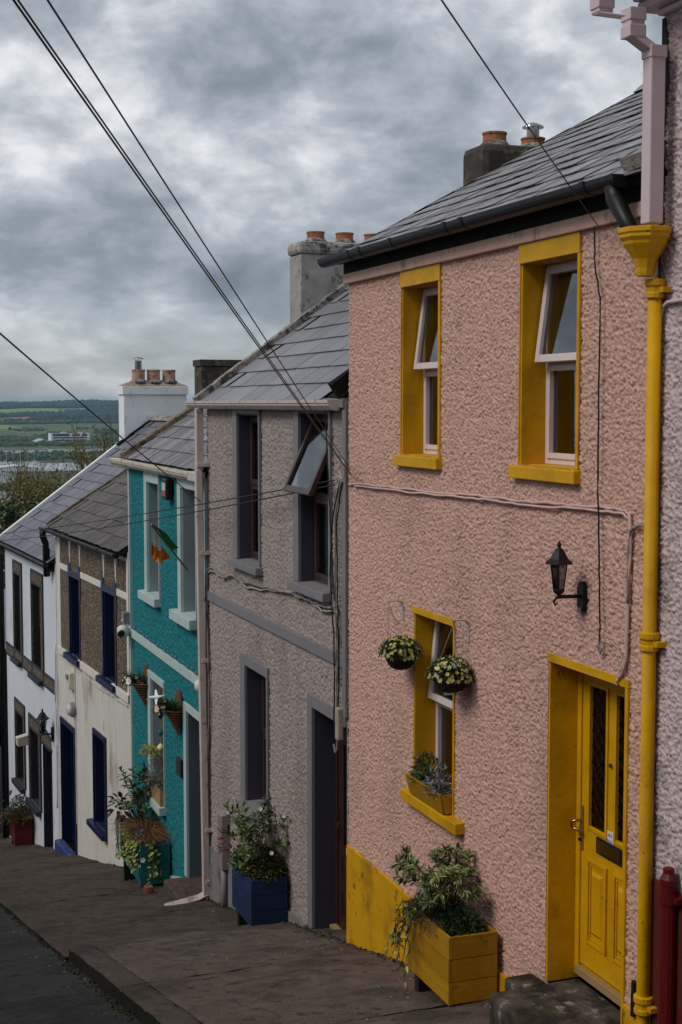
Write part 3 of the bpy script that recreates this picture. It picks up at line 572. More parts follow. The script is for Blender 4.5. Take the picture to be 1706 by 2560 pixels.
# yellow rainwater pipe
m = MB(); m.tube([(-.062, 6.515, .62), (-.062, 6.515, -3.30), (-.062, 6.515, -3.45), (-.10, 6.515, -3.62)], .038, 12); yp = m.build('downpipe', m_yel, pk, smooth=True)
m = MB(); m.lathe([(.046, 0), (.05, .02), (.052, .045), (.066, .09), (.10, .14), (.118, .165), (.122, .18), (.138, .20), (.138, .215), (.146, .225), (.146, .25), (.13, .25), (.10, .18)], (-.125, 6.515, .665), 8, ph=math.pi / 8); m.build('hopper', m_yel, yp, bevel=.004)
for z in (.60, -1.27, -3.27):
    m = MB(); m.lathe([(.040, -.05), (.052, -.045), (.052, -.02), (.046, -.015), (.046, .01), (.055, .02), (.055, .05), (.040, .055)], (-.062, 6.515, z), 14); m.box(-.07, -.002, 6.43, 6.60, z - .02, z + .01); m.build('pipe_collar', m_yel, yp, bevel=.002)
m = MB(); m.tube([(-.03, 6.66, -3.2), (-.03, 6.665, -3.40)], .018, 8); m.build('gas_fitting', m_black, pk)

# ================================================================== LILAC HOUSE (right)
ll = root('lilac_house', FA, 0, 2.5, g_(2.5), 'lilac pink roughcast house at the right edge with dark red plinth', 'house', 'terraced houses stepping down the street')
def lilac_wall():
    facade(ll, 'front_wall', m_lilac, 2.5, 6.545, -4.2, 2.05, [], -.015, .0078, .0105, 11, .5)
lilac_wall()
m = MB(); m.box(-.012, .3, 6.53, 6.548, -4.2, 2.05); m.build('wall_end', m_lilacs, ll)
shell(ll, m_lilacs, 2.5, 6.545, -4.2, 2.3, 2.9, 4.2)
# black mould streak down the corner
m = MB(); rnd = random.Random(5)
pts = []
for k in range(46):
    z = 2.0 - k * .105; w = .022 + .03 * max(0, math.exp(-((z - 1.72) / .16) ** 2)) + rnd.uniform(0, .022)
    pts.append((z, w))
for (z, w), (z2, w2) in zip(pts, pts[1:]): m.add([(-.026, 6.548, z), (-.028, 6.545 - w, z), (-.028, 6.545 - w2, z2), (-.026, 6.548, z2)], [(0, 1, 2, 3)])
m.build('mould_streak', M('black_mould', BLACK_MOULD, .95, .5, 40, .01, 80), ll)
m = MB(); m.box(-.028, .02, 2.5, 6.50, -4.2, -2.56); m.build('plinth', m_maroon, ll, bevel=.006)
m = MB(); m.box(-.05, .02, 2.5, 6.56, 2.015, 2.05); m.box(-.11, .02, 2.5, 6.66, 2.052, 2.10); m.box(-.14, .02, 2.5, 6.66, 2.102, 2.16); m.box(-.20, .02, 2.5, 6.66, 2.16, 2.22); m.build('cornice', m_lilacs, ll, bevel=.01)
m = MB(); m.box(-.23, .05, 2.5, 6.70, 2.222, 2.30); m.box(-.23, -.19, 2.5, 6.70, 2.30, 2.46); m.build('soffit', m_lilacs, ll, bevel=.006)
sll = Slope(-.36, 2.44, R(32))
m = MB(); sll.bar(m, 2.5, 6.84, 0, 3.8, 0, .05); rf = m.build('roof', m_slate, ll)
gutter(ll, ogee(-.235, 2.25, .12, .10), 2.5, 6.84, m_lilacs)
m = MB()
def rpipe(m, a, b, w, over=0.):
    a, b = Vector(a), Vector(b); m.tube([a, b], w * .7071, 4)
P = [(-.30, 6.69, 2.30), (-.30, 6.69, 2.035), (-.245, 6.47, 1.965), (-.245, 6.47, 1.875), (-.128, 6.455, 1.80), (-.128, 6.455, .93)]
def sq(m, pts, w, dd):
    """square pipe through points in mitred pieces"""
    h = w / 2; k = dd / 2; rings = []
    for i, p in enumerate(pts):
        rings.append([(p[0] + x * k, p[1] + y * h, p[2]) for x, y in ((-1, -1), (1, -1), (1, 1), (-1, 1))])
    for r0, r1 in zip(rings, rings[1:]): m.hexa(r1, r0)
sq(m, P, .085, .085)
lp = m.build('downpipe', m_lilacs, ll, bevel=.006)
m = MB()
for p, dz in ((P[1], .035), (P[2], -.005), (P[3], .0), (P[4], -.02)): m.box(p[0] - .048, p[0] + .048, p[1] - .048, p[1] + .048, p[2] + dz - .012, p[2] + dz + .05)
m.build('pipe_socket', m_lilacs, lp, bevel=.004)
m = MB(); m.tube([(-.03, 6.52, .1), (-.03, 6.515, .44), (-.03, 6.49, .51), (-.03, 6.44, .53), (-.03, 6.2, .535), (-.03, 5.6, .54)], .011, 6); m.build('wall_cable', m_lilacs, ll, smooth=True)
m = MB(); m.tube([(-.07, 6.28, -4.0), (-.07, 6.28, -2.52)], .042, 12); m.lathe([(.046, 0), (.046, .03), (.03, .06), (.03, .085), (.02, .09)], (-.07, 6.28, -2.52), 12)
rp = m.build('red_pipe', m_redpipe, ll, smooth=False); 
for z in (-2.62, -3.5):
    m = MB(); m.lathe([(.05, 0), (.05, .05)], (-.07, 6.28, z), 12); m.box(-.07, -.02, 6.20, 6.36, z + .01, z + .04); m.build('pipe_collar', m_redpipe, rp)

# ================================================================== GREY HOUSE
gy = root('grey_house', FA, 0, 11.30, g_(11.3), 'grey-brown roughcast house with violet-grey trim and an open upper window', 'house', 'terraced houses stepping down the street')
G1 = (13.89, 14.69, -1.66, -.10); G2 = (11.76, 12.60, -1.66, -.07); G3 = (13.65, 14.43, -4.24, -2.77); GD = (11.335, 12.22, -4.87, -2.78)
facade(gy, 'front_wall', m_grey, 11.31, 16.02, -6.3, -.02, [G1, G2, G3, GD], 0, .0108, .0105, 5, .44)
shell(gy, m_grey, 11.31, 16.02, -6.4, -.02, 2.5, 1.85)
def gsur(win, O, wl, wr, wt, d=-.026, bottom=True):
    u0, u1, z0, z1 = O; m = MB()
    if wl: m.box(d, .003, u1 - .001, u1 + wl, z0, z1 + (wt or 0))
    if wr: m.box(d, .003, u0 - wr, u0 + .001, z0, z1 + (wt or 0))
    if wt: m.box(d + .001, .003, u0 + .001, u1 - .001, z1 - .001, z1 + wt - .001)
    return m.build('surround', m_greyband, win, bevel=.004)
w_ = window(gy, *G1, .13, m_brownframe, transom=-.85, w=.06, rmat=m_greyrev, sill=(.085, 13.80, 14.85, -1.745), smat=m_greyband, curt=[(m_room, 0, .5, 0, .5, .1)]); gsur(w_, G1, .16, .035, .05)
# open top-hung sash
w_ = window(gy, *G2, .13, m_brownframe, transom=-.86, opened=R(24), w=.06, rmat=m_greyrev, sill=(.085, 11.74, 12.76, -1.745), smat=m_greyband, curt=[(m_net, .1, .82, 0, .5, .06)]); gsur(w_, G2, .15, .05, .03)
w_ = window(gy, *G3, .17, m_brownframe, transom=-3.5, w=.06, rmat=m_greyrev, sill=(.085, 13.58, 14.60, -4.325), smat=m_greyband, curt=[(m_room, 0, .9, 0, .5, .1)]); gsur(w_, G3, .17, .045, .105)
# door
u0, u1, z0, z1 = GD; m = MB(); frame_ring(m, .2, .27, u0 + .02, u1 - .02, z0, z1 - .02, .05, .07, .05)
m.box(.215, .26, u0 + .07, u1 - .07, z0 + .05, -4.05); m.box(.215, .26, u0 + .07, u0 + .2, -4.05, z1 - .09); m.box(.215, .26, u1 - .2, u1 - .07, -4.05, z1 - .09); m.box(.2151, .2599, u0 + .2, u1 - .2, -3.1, z1 - .09)
for a, b in ((-4.72, -4.45), (-4.4, -4.12)): frame_ring(m, .205, .2145, u0 + .16, u1 - .16, a, b, .03)
gd = m.build('front_door', m_browndoor, gy, bevel=.003)
g = MB(); g.add([(.24, u0 + .2, -4.05), (.24, u1 - .2, -4.05), (.24, u1 - .2, -3.1), (.24, u0 + .2, -3.1)], [(0, 3, 2, 1)]); g.build('pane', m_glassd, gd)
m = MB(); m.box(.205, .215, u1 - .13, u1 - .105, -4.02, -3.72); m.tube([(.21, u1 - .117, -3.86), (.17, u1 - .117, -3.86), (.165, u1 - .2, -3.87)], .010, 6); m.build('handle', m_brass, gd)
m = MB(); m.box(.205, .2148, u0 + .28, u1 - .3, -4.10, -4.04); m.build('letter_box', M('cream_plate', (.5, .48, .45), .4), gd)
m = MB(); m.box(.14, .21, u0 + .03, u1 - .03, z0 + .001, z0 + .03); m.build('threshold_strip', M('tan_metal_strip', (.33, .22, .10)), gd)
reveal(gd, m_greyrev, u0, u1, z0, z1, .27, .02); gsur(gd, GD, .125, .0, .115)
m = MB(); m.box(-.05, .2, u0 - .02, u1 + .02, -5.3, z0 - .005); m.build('threshold_stone', m_step, gd, bevel=.02)
m = MB(); m.box(-.028, .01, 11.40, 16.0, -2.275, -2.165); m.build('belt_course', m_greyband, gy, bevel=.005)
m = MB(); m.prism([(12.4, -5.6), (16.02, -6.4), (16.02, -5.20), (14.9, -5.12), (13.5, -5.0), (12.4, -4.9)], 'd', -.026, .012); m.build('plinth', M('grey_smooth_plinth', (.22, .2, .2), .8, .15, 4, .003, 40, dirt=[((.1, .095, .09), 4, .5, .7)]), gy)
m = MB(); m.box(-.03, .06, 11.315, 11.40, -2.70, .02); m.build('corner_strip', m_greyband, gy, bevel=.01)
m = MB(); m.box(-.05, .05, 11.32, 16.05, -.03, .05); m.build('soffit_board', m_gpipe, gy)
slg = Slope(-.05, .035, math.atan(.74))
roof(gy, slg, 11.34, 16.06, 3.20, .277, .50, m_slate, jit=.003, skip=lambda l, u: l < .3 and u < 11.7)
m = MB(); slg.bar(m, 16.03, 16.17, -.05, 3.2, -.06, .075, 9, .006); m.build('verge', m_mortar, gy, bevel=.01)
m = MB(); slg.bar(m, 11.34, 11.62, .0, .42, -.02, .03, 1); slg.bar(m, 11.36, 11.40, .0, .42, .03, .16, 1); m.jitter(.012); m.build('flashing', m_fascia, gy)
gutter(gy, ogee(-.03, .035, .115, .09), 11.44, 16.45, m_gutp, (11.78, 12.9, 14.15, 15.2, 15.6), label='pale pink box gutter'); 
m = MB(); sq(m, [(-.09, 16.03, -.05), (-.09, 16.03, -.76)], .085, .085); sq(m, [(-.115, 15.98, -.76), (-.06, 15.98, -5.80)], .08, .075); m.tube([(-.05, 15.985, -5.78), (-.16, 15.985, -5.825), (-.56, 15.97, -5.88)], .052, 4)
dp = m.build('downpipe', m_gutp, gy, bevel=.006)
for z in (-.70, -1.72, -2.98, -5.0, -5.62):
    m = MB(); m.box(-.125 + (z + .76) * -.011 if z < -.8 else -.14, -.0, 15.92, 16.05, z - .02, z + .02); m.build('pipe_clip', m_gutp, dp)
chimney(gy, 1.20, 2.55, 16.17, 16.60, .2, 1.775, m_stackgrey)
c = [o for o in gy.children if o.name.startswith('chimney')][0]
m = MB(); m.box(1.17, 2.58, 16.14, 16.63, 1.777, 1.93); m.build('chimney_cap', m_stackcap, c, bevel=.05)
for d in (1.46, 1.83, 2.20): pot(c, d, 16.38, 1.93, .105, .135, m_terra)
# duct box on the wall
m = MB(); m.hexa([(-.10, 15.11, -5.22), (0, 15.11, -5.22), (0, 15.29, -5.22), (-.10, 15.29, -5.22)], [(-.10, 15.11, -4.60), (0, 15.11, -4.57), (0, 15.29, -4.57), (-.10, 15.29, -4.60)]); du = m.build('cable_duct', M('mauve_plastic', (.24, .2, .2), .5, .08, 5), gy, bevel=.006)
m = MB(); m.tube([(-.06, 15.17, -5.2), (-.06, 15.17, -5.72)], .035, 10); m.build('duct_pipe', m_gpipe, du, smooth=True)
m = MB()
for z in (-4.78, -4.98):
    m = MB(); m.box(-.106, -.002, 15.105, 15.295, z - .004, z + .004); m.build('duct_seam', m_charcoal, du)

# ================================================================== TEAL HOUSE
tl = root('teal_house', FA, 0, 16.02, g_(16.02), 'bright teal roughcast house with pale mint window surrounds', 'house', 'terraced houses stepping down the street')
T1 = (18.48, 19.21, -2.58, -1.06); T2 = (16.50, 17.25, -2.59, -1.03); T3 = (18.30, 19.09, -5.36, -3.76); TD = (16.08, 17.05, -5.93, -3.80)
facade(tl, 'front_wall', m_teal, 16.03, 20.42, -7.2, -.85, [T1, T2, T3, TD], 0, .0155, .011, 9, .42)
shell(tl, m_mint, 16.03, 20.42, -7.2, -.85, 2.5, .75)
def tsur(win, O, wl, wr, wt):
    u0, u1, z0, z1 = O; m = MB()
    m.box(-.030, .003, u1 - .001, u1 + wl, z0, z1 + wt)
    if wr: m.box(-.030, .003, u0 - wr, u0 + .001, z0, z1 + wt)
    m.box(-.029, .003, u0 + .001, u1 - .001, z1 - .001, z1 + wt - .001); m.build('surround', m_mint, win, bevel=.003)
for O, sl_, wt in ((T1, (18.46, 19.50, -2.70), .145), (T2, (16.55, 17.60, -2.72), .125), (T3, (18.28, 19.40, -5.48), .09)):
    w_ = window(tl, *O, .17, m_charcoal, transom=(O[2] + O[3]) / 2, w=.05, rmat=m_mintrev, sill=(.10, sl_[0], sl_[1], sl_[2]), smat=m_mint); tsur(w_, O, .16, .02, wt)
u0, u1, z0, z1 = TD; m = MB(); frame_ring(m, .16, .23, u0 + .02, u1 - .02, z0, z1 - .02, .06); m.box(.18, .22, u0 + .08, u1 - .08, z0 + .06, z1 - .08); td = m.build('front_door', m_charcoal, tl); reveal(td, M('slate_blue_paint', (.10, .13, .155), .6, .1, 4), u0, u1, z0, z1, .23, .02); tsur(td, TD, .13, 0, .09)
m = MB(); m.box(-.034, .01, 16.06, 20.44, -3.385, -3.265); m.build('belt_course', m_mint, tl, bevel=.005)
m = MB(); m.box(-.032, .02, 20.36, 20.44, -7.0, -.87); m.box(-.032, .02, 16.03, 16.07, -5.9, -.9); m.build('corner_strip', m_mint, tl)
m = MB(); m.prism([(17.19, -6.6), (20.4, -7.2), (20.4, -6.85), (17.19, -5.98)], 'd', -.030, .012); m.build('plinth', m_mint, tl)
m = MB(); m.box(-.03, .02, 16.05, 20.44, -.91, -.86); m.box(-.015, .01, 16.5, 19.36, -.93, -.905); m.build('soffit_board', m_mint, tl)
slt = Slope(-.04, -.77, math.atan(.655))
roof(tl, slt, 16.05, 20.46, 3.10, .275, .30, m_slatet, jit=.006, th=.007)
m = MB(); slt.bar(m, 20.44, 20.62, -.02, 3.1, -.06, .085, 10, .008); m.build('verge', m_moss, tl, bevel=.015)
gutter(tl, ogee(-.03, -.805, .12, .105), 16.35, 21.25, m_gutc, (16.9, 17.4, 17.85, 19.2, 20.3), label='cream moulded gutter')
m = MB(); m.box(-.15, -.02, 16.02, 16.38, -.90, -.79); m.build('gutter_outlet', m_gutp, tl, bevel=.01)
c = chimney(tl, 1.13, 2.5, 20.64, 21.05, -1.0, .56, m_stackdark, (.02, .10), m_stackdark)
m = MB(); rr = random.Random(3)
for k in range(40): a, b = rr.uniform(-.05, .0), rr.uniform(.003, .02)
m = MB(); m.tube([(-.01, 20.38, -1.0), (-.01, 20.40, -3.2)], .012, 5); m.build('corner_cable', m_mint, tl)

# ================================================================== BROWN PANELLED HOUSE
bn = root('panelled_house', FB, 0, 0.02, -7.0, 'cream house with brown pebbledash panels, navy blue window surrounds and door', 'house', 'terraced houses stepping down the street')
B1 = (3.13, 3.85, -4.28, -2.93); B2 = (.79, 1.54, -4.28, -2.91); B3 = (1.58, 2.28, -6.80, -5.33); BD = (3.69, 4.66, -7.80, -5.64)
facade(bn, 'front_wall', m_cream, .02, 5.0, -9.0, -2.15, [B1, B2, B3, BD])
shell(bn, m_cream, .02, 5.0, -9.0, -2.15, 2.6, -.45)
pz1, pz0 = -2.31, -4.27
m = MB(); m.box(-.016, .0, .14, 4.58, pz0, -2.30)
def panel_with_holes():
    f = facade(bn, 'pebbledash_panel', m_pebble, .12, 4.56, pz0, pz1, [B1, B2], -.016); return f
pp = panel_with_holes()
m = MB(); m.prism([(.12, pz1), (4.56, pz1), (4.56, pz1 + .004), (.12, pz1 + .004)], 'd', -.016, .0); m.build('panel_edge', m_creamtrim, pp)
# cream strapwork
m = MB()
def strap(a, b, z): m.box(-.026, -.004, a, b, z - .052, z + .052)
strap(.06, .70, -2.83); strap(1.63, 3.04, -2.83); strap(3.94, 4.66, -2.83)
for u in (.745, 1.475, 3.07, 3.80):
    m.prism([(u - .022, -2.70), (u + .022, -2.70), (u + .03, -2.50), (u + .055, -2.44), (u + .10, -2.28), (u - .10, -2.28), (u - .055, -2.44), (u - .03, -2.50)], 'd', -.0265, -.0045)
m.box(-.027, -.004, .02, 4.62, -2.31, -2.17); m.box(-.0265, -.0045, 4.56, 4.72, -4.4, -2.311); m.box(-.0265, -.0045, .02, .12, -4.4, -2.311); m.box(-.05, -.004, .02, 1.0, -4.40, -4.28); m.box(-.05, -.004, 1.85, 3.22, -4.40, -4.28); m.box(-.05, -.004, 4.14, 4.72, -4.40, -4.28)
m.build('strapwork', m_creamtrim, bn, bevel=.004)
for O, ext in ((B1, 1), (B2, 1), (B3, 0)):
    u0, u1, z0, z1 = O
    w_ = window(bn, *O, .15, M('dark_timber', (.06, .03, .018), .5), transom=(z0 + z1) / 2, w=.05, rmat=m_blue, sill=(.10, u0 - .08, u1 + .24, z0 - .10), smat=m_blue)
    m = MB()
    if ext:
        m.prism([(u0 - .10, z1 - .25), (u0 - .045, z1 - .4), (u0 - .045, z0), (u0 - .001, z0), (u0 - .001, z1), (u1 + .001, z1), (u1 + .001, z0), (u1 + .09, z0 + .02), (u1 + .05, z0 + .2), (u1 + .05, z1 - .4), (u1 + .10, z1 - .25), (u1 + .10, z1 + .12), (u1 + .02, z1 + .30), (u1 - .07, z1 + .22), (u1 - .10, z1 + .10), (u0 + .10, z1 + .10), (u0 + .07, z1 + .22), (u0 - .02, z1 + .30), (u0 - .10, z1 + .12)], 'd', -.030, .001)
    else:
        m.box(-.03, .001, u0 - .08, u0 - .001, z0, z1 + .08); m.box(-.03, .001, u1 + .001, u1 + .05, z0, z1 + .08); m.box(-.03, .001, u0, u1, z1 + .0, z1 + .08)
    m.build('surround', m_blue, w_)
u0, u1, z0, z1 = BD; m = MB(); frame_ring(m, .15, .22, u0 + .02, u1 - .02, z0, z1 - .02, .06); m.box(.17, .21, u0 + .08, u1 - .08, z0 + .06, z1 - .08)
for a, b in ((z0 + .2, z0 + .8), (z0 + 1.0, z1 - .2)): frame_ring(m, .155, .169, u0 + .18, u1 - .18, a, b, .05)
bd = m.build('front_door', m_blue, bn, label='navy blue panelled front door'); reveal(bd, m_blue, u0, u1, z0, z1, .22, .02)
m = MB(); m.box(-.03, .001, u0 - .09, u0, z0, z1); m.box(-.03, .001, u1, u1 + .06, z0, z1); m.box(-.031, .001, u0 - .1, u1 + .08, z1, z1 + .09); m.build('surround', m_blue, bd)
m = MB(); m.tube([(.16, u0 + .3, -6.55), (.15, u0 + .3, -6.55)], .03, 8); m.build('door_knocker', m_steel, bd)
slb = Slope(-.14, -2.16, math.atan(.64))
roof(bn, slb, .03, 5.02, 3.15, .285, .36, m_slateb, jit=.008, th=.008)
m = MB(); slb.bar(m, 5.0, 5.06, 0, 3.15, -.06, .05, 6, .004); m.build('verge', m_moss, bn)
gutter(bn, halfround(-.19, -2.20, .06), .08, 5.25, m_black, (1.0, 2.2, 3.1, 4.0, 4.7))
m = MB(); m.box(-.03, .0, .05, 5.0, -2.25, -2.14); m.build('fascia_board', m_fascia, bn)
m = MB(); m.tube([(-.19, 5.16, -2.24), (-.19, 5.17, -2.36), (-.12, 5.25, -2.50), (-.12, 5.26, -2.62), (-.10, 5.30, -3.10)], .06, 8); m.build('downpipe', m_black, bn, smooth=True)
m = MB(); m.box(-.02, .0, 3.56, 3.585, -7.2, -4.4); m.build('wall_conduit', m_cream, bn)
m = MB(); m.box(-.012, .001, 3.0, 3.1, -8.15, -7.9); m.build('air_vent', M('grey_vent', (.25, .23, .2)), bn)
# floodlight box, bulkhead lamp
ob = root('alarm_box', FB, 0, 3.72, -4.75, 'cream bell alarm box on the cream wall below the brown panels', 'alarm box')
m = MB(); m.hexa([(-.12, 3.60, -4.85), (0, 3.58, -4.90), (0, 3.90, -4.90), (-.12, 3.86, -4.85)], [(-.10, 3.60, -4.58), (0, 3.58, -4.56), (0, 3.90, -4.56), (-.10, 3.86, -4.58)]); m.build('case', M('aged_cream_plastic', (.56, .53, .42), .5, .1, 6), ob, bevel=.015)
m = MB(); m.box(-.128, -.10, 3.66, 3.80, -4.70, -4.62); m.build('strobe_lens', M('blue_lens', (.1, .16, .35), .2), ob)
ob = root('bulkhead_lamp', FB, 0, 3.66, -5.2, 'round grey bulkhead lamp above the navy blue door', 'wall lamp')
m = MB(); m.tube([(0, 3.66, -5.22), (-.07, 3.66, -5.22)], .13, 16); m.build('base', m_gpipe, ob, bevel=.01)
m = MB(); m.tube([(-.07, 3.66, -5.22), (-.12, 3.66, -5.22), (-.14, 3.66, -5.22)], [.105, .09, .05], 14); m.build('lens', M('frosted_lens', (.55, .56, .55), .3), ob, smooth=True)

# ================================================================== WHITE HOUSE
wh = root('white_house', FB, 0, 5.02, -8.2, 'plain white rendered house with charcoal trim and white chimney stack', 'house', 'terraced houses stepping down the street')
H1 = (8.28, 8.93, -5.16, -3.42); H2 = (6.28, 7.12, -5.18, -3.42); H3 = (8.2, 8.98, -7.72, -6.28); H4 = (6.68, 7.55, -7.78, -6.32); HD = (5.56, 6.40, -8.45, -6.38)
facade(wh, 'front_wall', m_white, 5.02, 9.92, -10.6, -2.85, [H1, H2, H3, H4, HD])
shell(wh, m_white, 5.02, 9.92, -10.6, -2.85, 3.3, -.35)
for O in (H1, H2, H3, H4):
    u0, u1, z0, z1 = O
    w_ = window(wh, *O, .14, M('varnished_timber', (.20, .085, .022), .4, .2, 6) if O is H2 else M('dark_timber', (.06, .03, .018)), transom=(z0 + z1) / 2, w=.06, rmat=m_charcoal, sill=(.10, u0 - .1, u1 + .12, z0 - .10), smat=m_charcoal)
    m = MB(); m.box(-.02, .0, u0 - .15, u0, z0 - .0, z1); m.box(-.02, .0, u0 - .15, u1 + .0, z1, z1 + .22); m.box(-.02, .0, u1, u1 + .03, z0, z1 + .22); m.build('surround', m_pebble2, w_)
    m = MB(); m.box(-.03, -.001, u0 - .19, u1 + .05, z1 + .21, z1 + .26); m.box(-.03, -.001, u0 - .19, u0 - .14, z0, z1 + .21); m.box(-.031, -.001, u0 - .02, u1 + .02, z1 - .01, z1 + .03); m.box(-.03, -.001, u1 + .02, u1 + .05, z0, z1 + .21); m.build('trim', m_charcoal, w_)
m = MB(); m.box(-.018, .0, 5.18, 9.9, -5.22, -5.02); bb = m.build('belt_course', m_pebble2, wh)
m = MB(); m.box(-.028, .0, 5.16, 9.9, -5.03, -4.99); m.box(-.028, .0, 5.16, 9.9, -5.25, -5.21); m.box(-.03, 0, 5.14, 5.18, -5.25, -4.99); m.build('trim', m_charcoal, bb)
u0, u1, z0, z1 = HD; m = MB(); frame_ring(m, .15, .22, u0 + .02, u1 - .02, z0, z1 - .02, .06); m.box(.17, .21, u0 + .08, u1 - .08, z0 + .06, z1 - .08); hd = m.build('front_door', m_browndoor, wh); reveal(hd, m_charcoal, u0, u1, z0, z1, .22, .02)
m = MB(); m.prism([(u0, z1), (u1 + .04, z1), (u1 + .04, z1 + .20), (u1 - .25, z1 + .28), (u0 + .05, z1 + .20)], 'd', -.02, .0); m.build('surround', m_pebble2, hd)
m = MB(); m.prism([(u0 - .03, z1 - .02), (u1 + .07, z1 - .02), (u1 + .07, z1 + .03), (u0 - .03, z1 + .03)], 'd', -.03, -.001); m.prism([(u1 + .05, z1 + .19), (u1 - .25, z1 + .27), (u0 + .02, z1 + .19), (u0 + .02, z1 + .24), (u1 - .25, z1 + .33), (u1 + .05, z1 + .25)], 'd', -.03, -.001); m.build('trim', m_charcoal, hd)
slw = Slope(-.10, -2.83, math.atan(.745))
roof(wh, slw, 5.05, 9.95, 4.22, .262, .52, m_slatew, jit=.003)
m = MB(); slw.bar(m, 9.93, 10.05, -.05, 3.20, -.16, .055, 1); m.build('barge_board', M('white_paint', (.85, .85, .85), .5, .05, 5), wh, bevel=.005)
m = MB(); slw.bar(m, 9.85, 10.0, 3.2, 4.2, .0, .06, 6, .015); m.build('verge', m_fascia, wh)
gutter(wh, halfround(-.15, -2.87, .06), 5.1, 10.1, m_black, (6., 7., 8., 9.))
m = MB(); m.box(-.06, .0, 5.1, 9.95, -3.0, -2.86); m.build('fascia_board', m_fascia, wh)
m = MB(); m.tube([(-.15, 10.05, -2.9), (-.12, 10.03, -3.1), (-.08, 10.0, -3.3), (-.08, 9.98, -9.4)], .06, 8); m.build('downpipe', m_black, wh, smooth=True)
m = MB(); m.tube([(-.1, 5.28, -2.6), (-.1, 5.3, -3.1)], .06, 8); m.build('pipe_stub', m_black, wh)
# white stack: x 6.18..7.63 at the downhill gable
c = chimney(wh, 2.60, 4.02, 9.93, 10.36, -3.0, .20, m_whitestack, (.03, .19), m_whitestack)
m = MB(); m.hexa([(2.57, 9.90, .392), (4.05, 9.90, .392), (4.05, 10.39, .392), (2.57, 10.39, .392)], [(2.85, 10.05, .50), (3.78, 10.05, .50), (3.78, 10.25, .50), (2.85, 10.25, .50)]); m.build('flaunching', m_flaunch, c, bevel=.02)
pot(c, 2.99, 10.14, .48, .14, .27, m_terrap, True); pot(c, 3.33, 10.14, .48, .14, .27, m_terrap, lab='sooty flat-topped pot'); pot(c, 3.68, 10.14, .48, .14, .27, m_terrap)
# pink stack
c = chimney(pk, 1.32, 2.5, 11.50, 11.95, .4, 2.30, m_stackdark, rounded=True)
pot(c, 1.55, 11.72, 2.29, .105, .135, m_terra); pot(c, 1.935, 11.72, 2.29, .105, .11, m_terra, True)

# ================================================================== FAR NEIGHBOUR and BRICK WALL
nb = root('slate_hung_house', FB, 0, 10.3, -9.6, 'dark slate-hung house just below the white house at the left edge', 'house', 'terraced houses stepping down the street')
facade(nb, 'front_wall', M('dark_blue_render', (.03, .04, .06), .7, .2, 2), 10.4, 15.5, -11.6, -5.4, [(10.9, 11.7, -7.6, -6.0)], .1); shell(nb, m_charcoal, 10.42, 15.5, -11.6, -5.4, 3.0, -3.4)
m = MB(); m.box(.22, .26, 10.9, 11.7, -7.6, -6.0); m.build('window', m_black, nb)
sln = Slope(-.1, -5.4, R(33)); m = MB(); sln.bar(m, 10.35, 15.6, 0, 3.7, 0, .05); m.build('roof', m_slatew, nb)
bw = root('brick_wall', FB, -.6, 11.6, -10.2, 'orange brick garden wall at the foot of the lane, far left', 'wall')
me_b = MB().box(-.10, .10, -.045, .045, -.032, .032).mesh('brick', m_brick)
m = MB(); m.box(-1.2, .02, 11.65, 11.75, -10.4, -7.9); m.build('mortar', m_mortar, bw)
for r_ in range(32):
    for k in range(6): inst('brick', me_b, bw, (-1.1 + k * .213 + (.106 if r_ % 2 else 0), 11.63 + random.uniform(-.004, .004), -10.35 + r_ * .076), (0, 0, random.uniform(-.02, .02)))
m = MB(); m.hexa([(-1.25, 11.55, -7.89), (.05, 11.55, -7.89), (.05, 11.85, -7.89), (-1.25, 11.85, -7.89)], [(-1.25, 11.66, -7.74), (.05, 11.66, -7.74), (.05, 11.74, -7.74), (-1.25, 11.74, -7.74)]); m.build('coping', m_step, bw)

# ================================================================== STEPS
ob = root('doorstep', F0, 3.76, 6.9, g_(6.9), 'mottled grey concrete doorstep below the yellow front door', 'step')
m = MB(); m.hexa([(3.76, 6.2, -4.3), (4.40, 6.2, -4.3), (4.40, 7.68, -4.3), (3.76, 7.68, -4.3)], [(3.755, 6.2, -3.60), (4.40, 6.2, -3.605), (4.40, 7.68, -3.60), (3.765, 7.67, -3.605)]); m.build('step', m_step, ob, bevel=.025)
m = MB(); m.hexa([(3.97, 7.682, -4.4), (4.18, 7.682, -4.4), (4.18, 7.90, -4.4), (3.97, 7.90, -4.4)], [(3.97, 7.682, -3.61), (4.18, 7.682, -3.605), (4.18, 7.89, -3.62), (3.98, 7.88, -3.62)]); m.build('end_block', m_step, ob, bevel=.02)
m = MB(); m.hexa([(3.87, 16.1, -6.6), (4.45, 16.1, -6.6), (4.45, 17.15, -6.6), (3.87, 17.15, -6.6)], [(3.89, 16.1, -5.915), (4.45, 16.1, -5.915), (4.45, 17.12, -5.925), (3.88, 17.10, -5.925)])
m.top('doorstep', m_tstep, F0, (3.87, 16.1, -6.0), 'brown aggregate doorstep beside the downpipe foot at the teal house', 'step', bevel=.025)
m = MB(); m.hexa([(-.17, 3.55, -8.6), (-.001, 3.55, -8.6), (-.001, 4.78, -8.6), (-.17, 4.78, -8.6)], [(-.15, 3.57, -7.76), (-.001, 3.57, -7.75), (-.001, 4.76, -7.78), (-.15, 4.76, -7.79)])
m.top('doorstep', M('worn_navy_step', (.02, .04, .16), .7, .3, 9, .01, 30, dirt=[((.10, .09, .08), 8., .56, .68)]), FB, (-.17, 3.6, -7.8), 'worn navy blue doorstep under the navy blue door', 'step', bevel=.02)
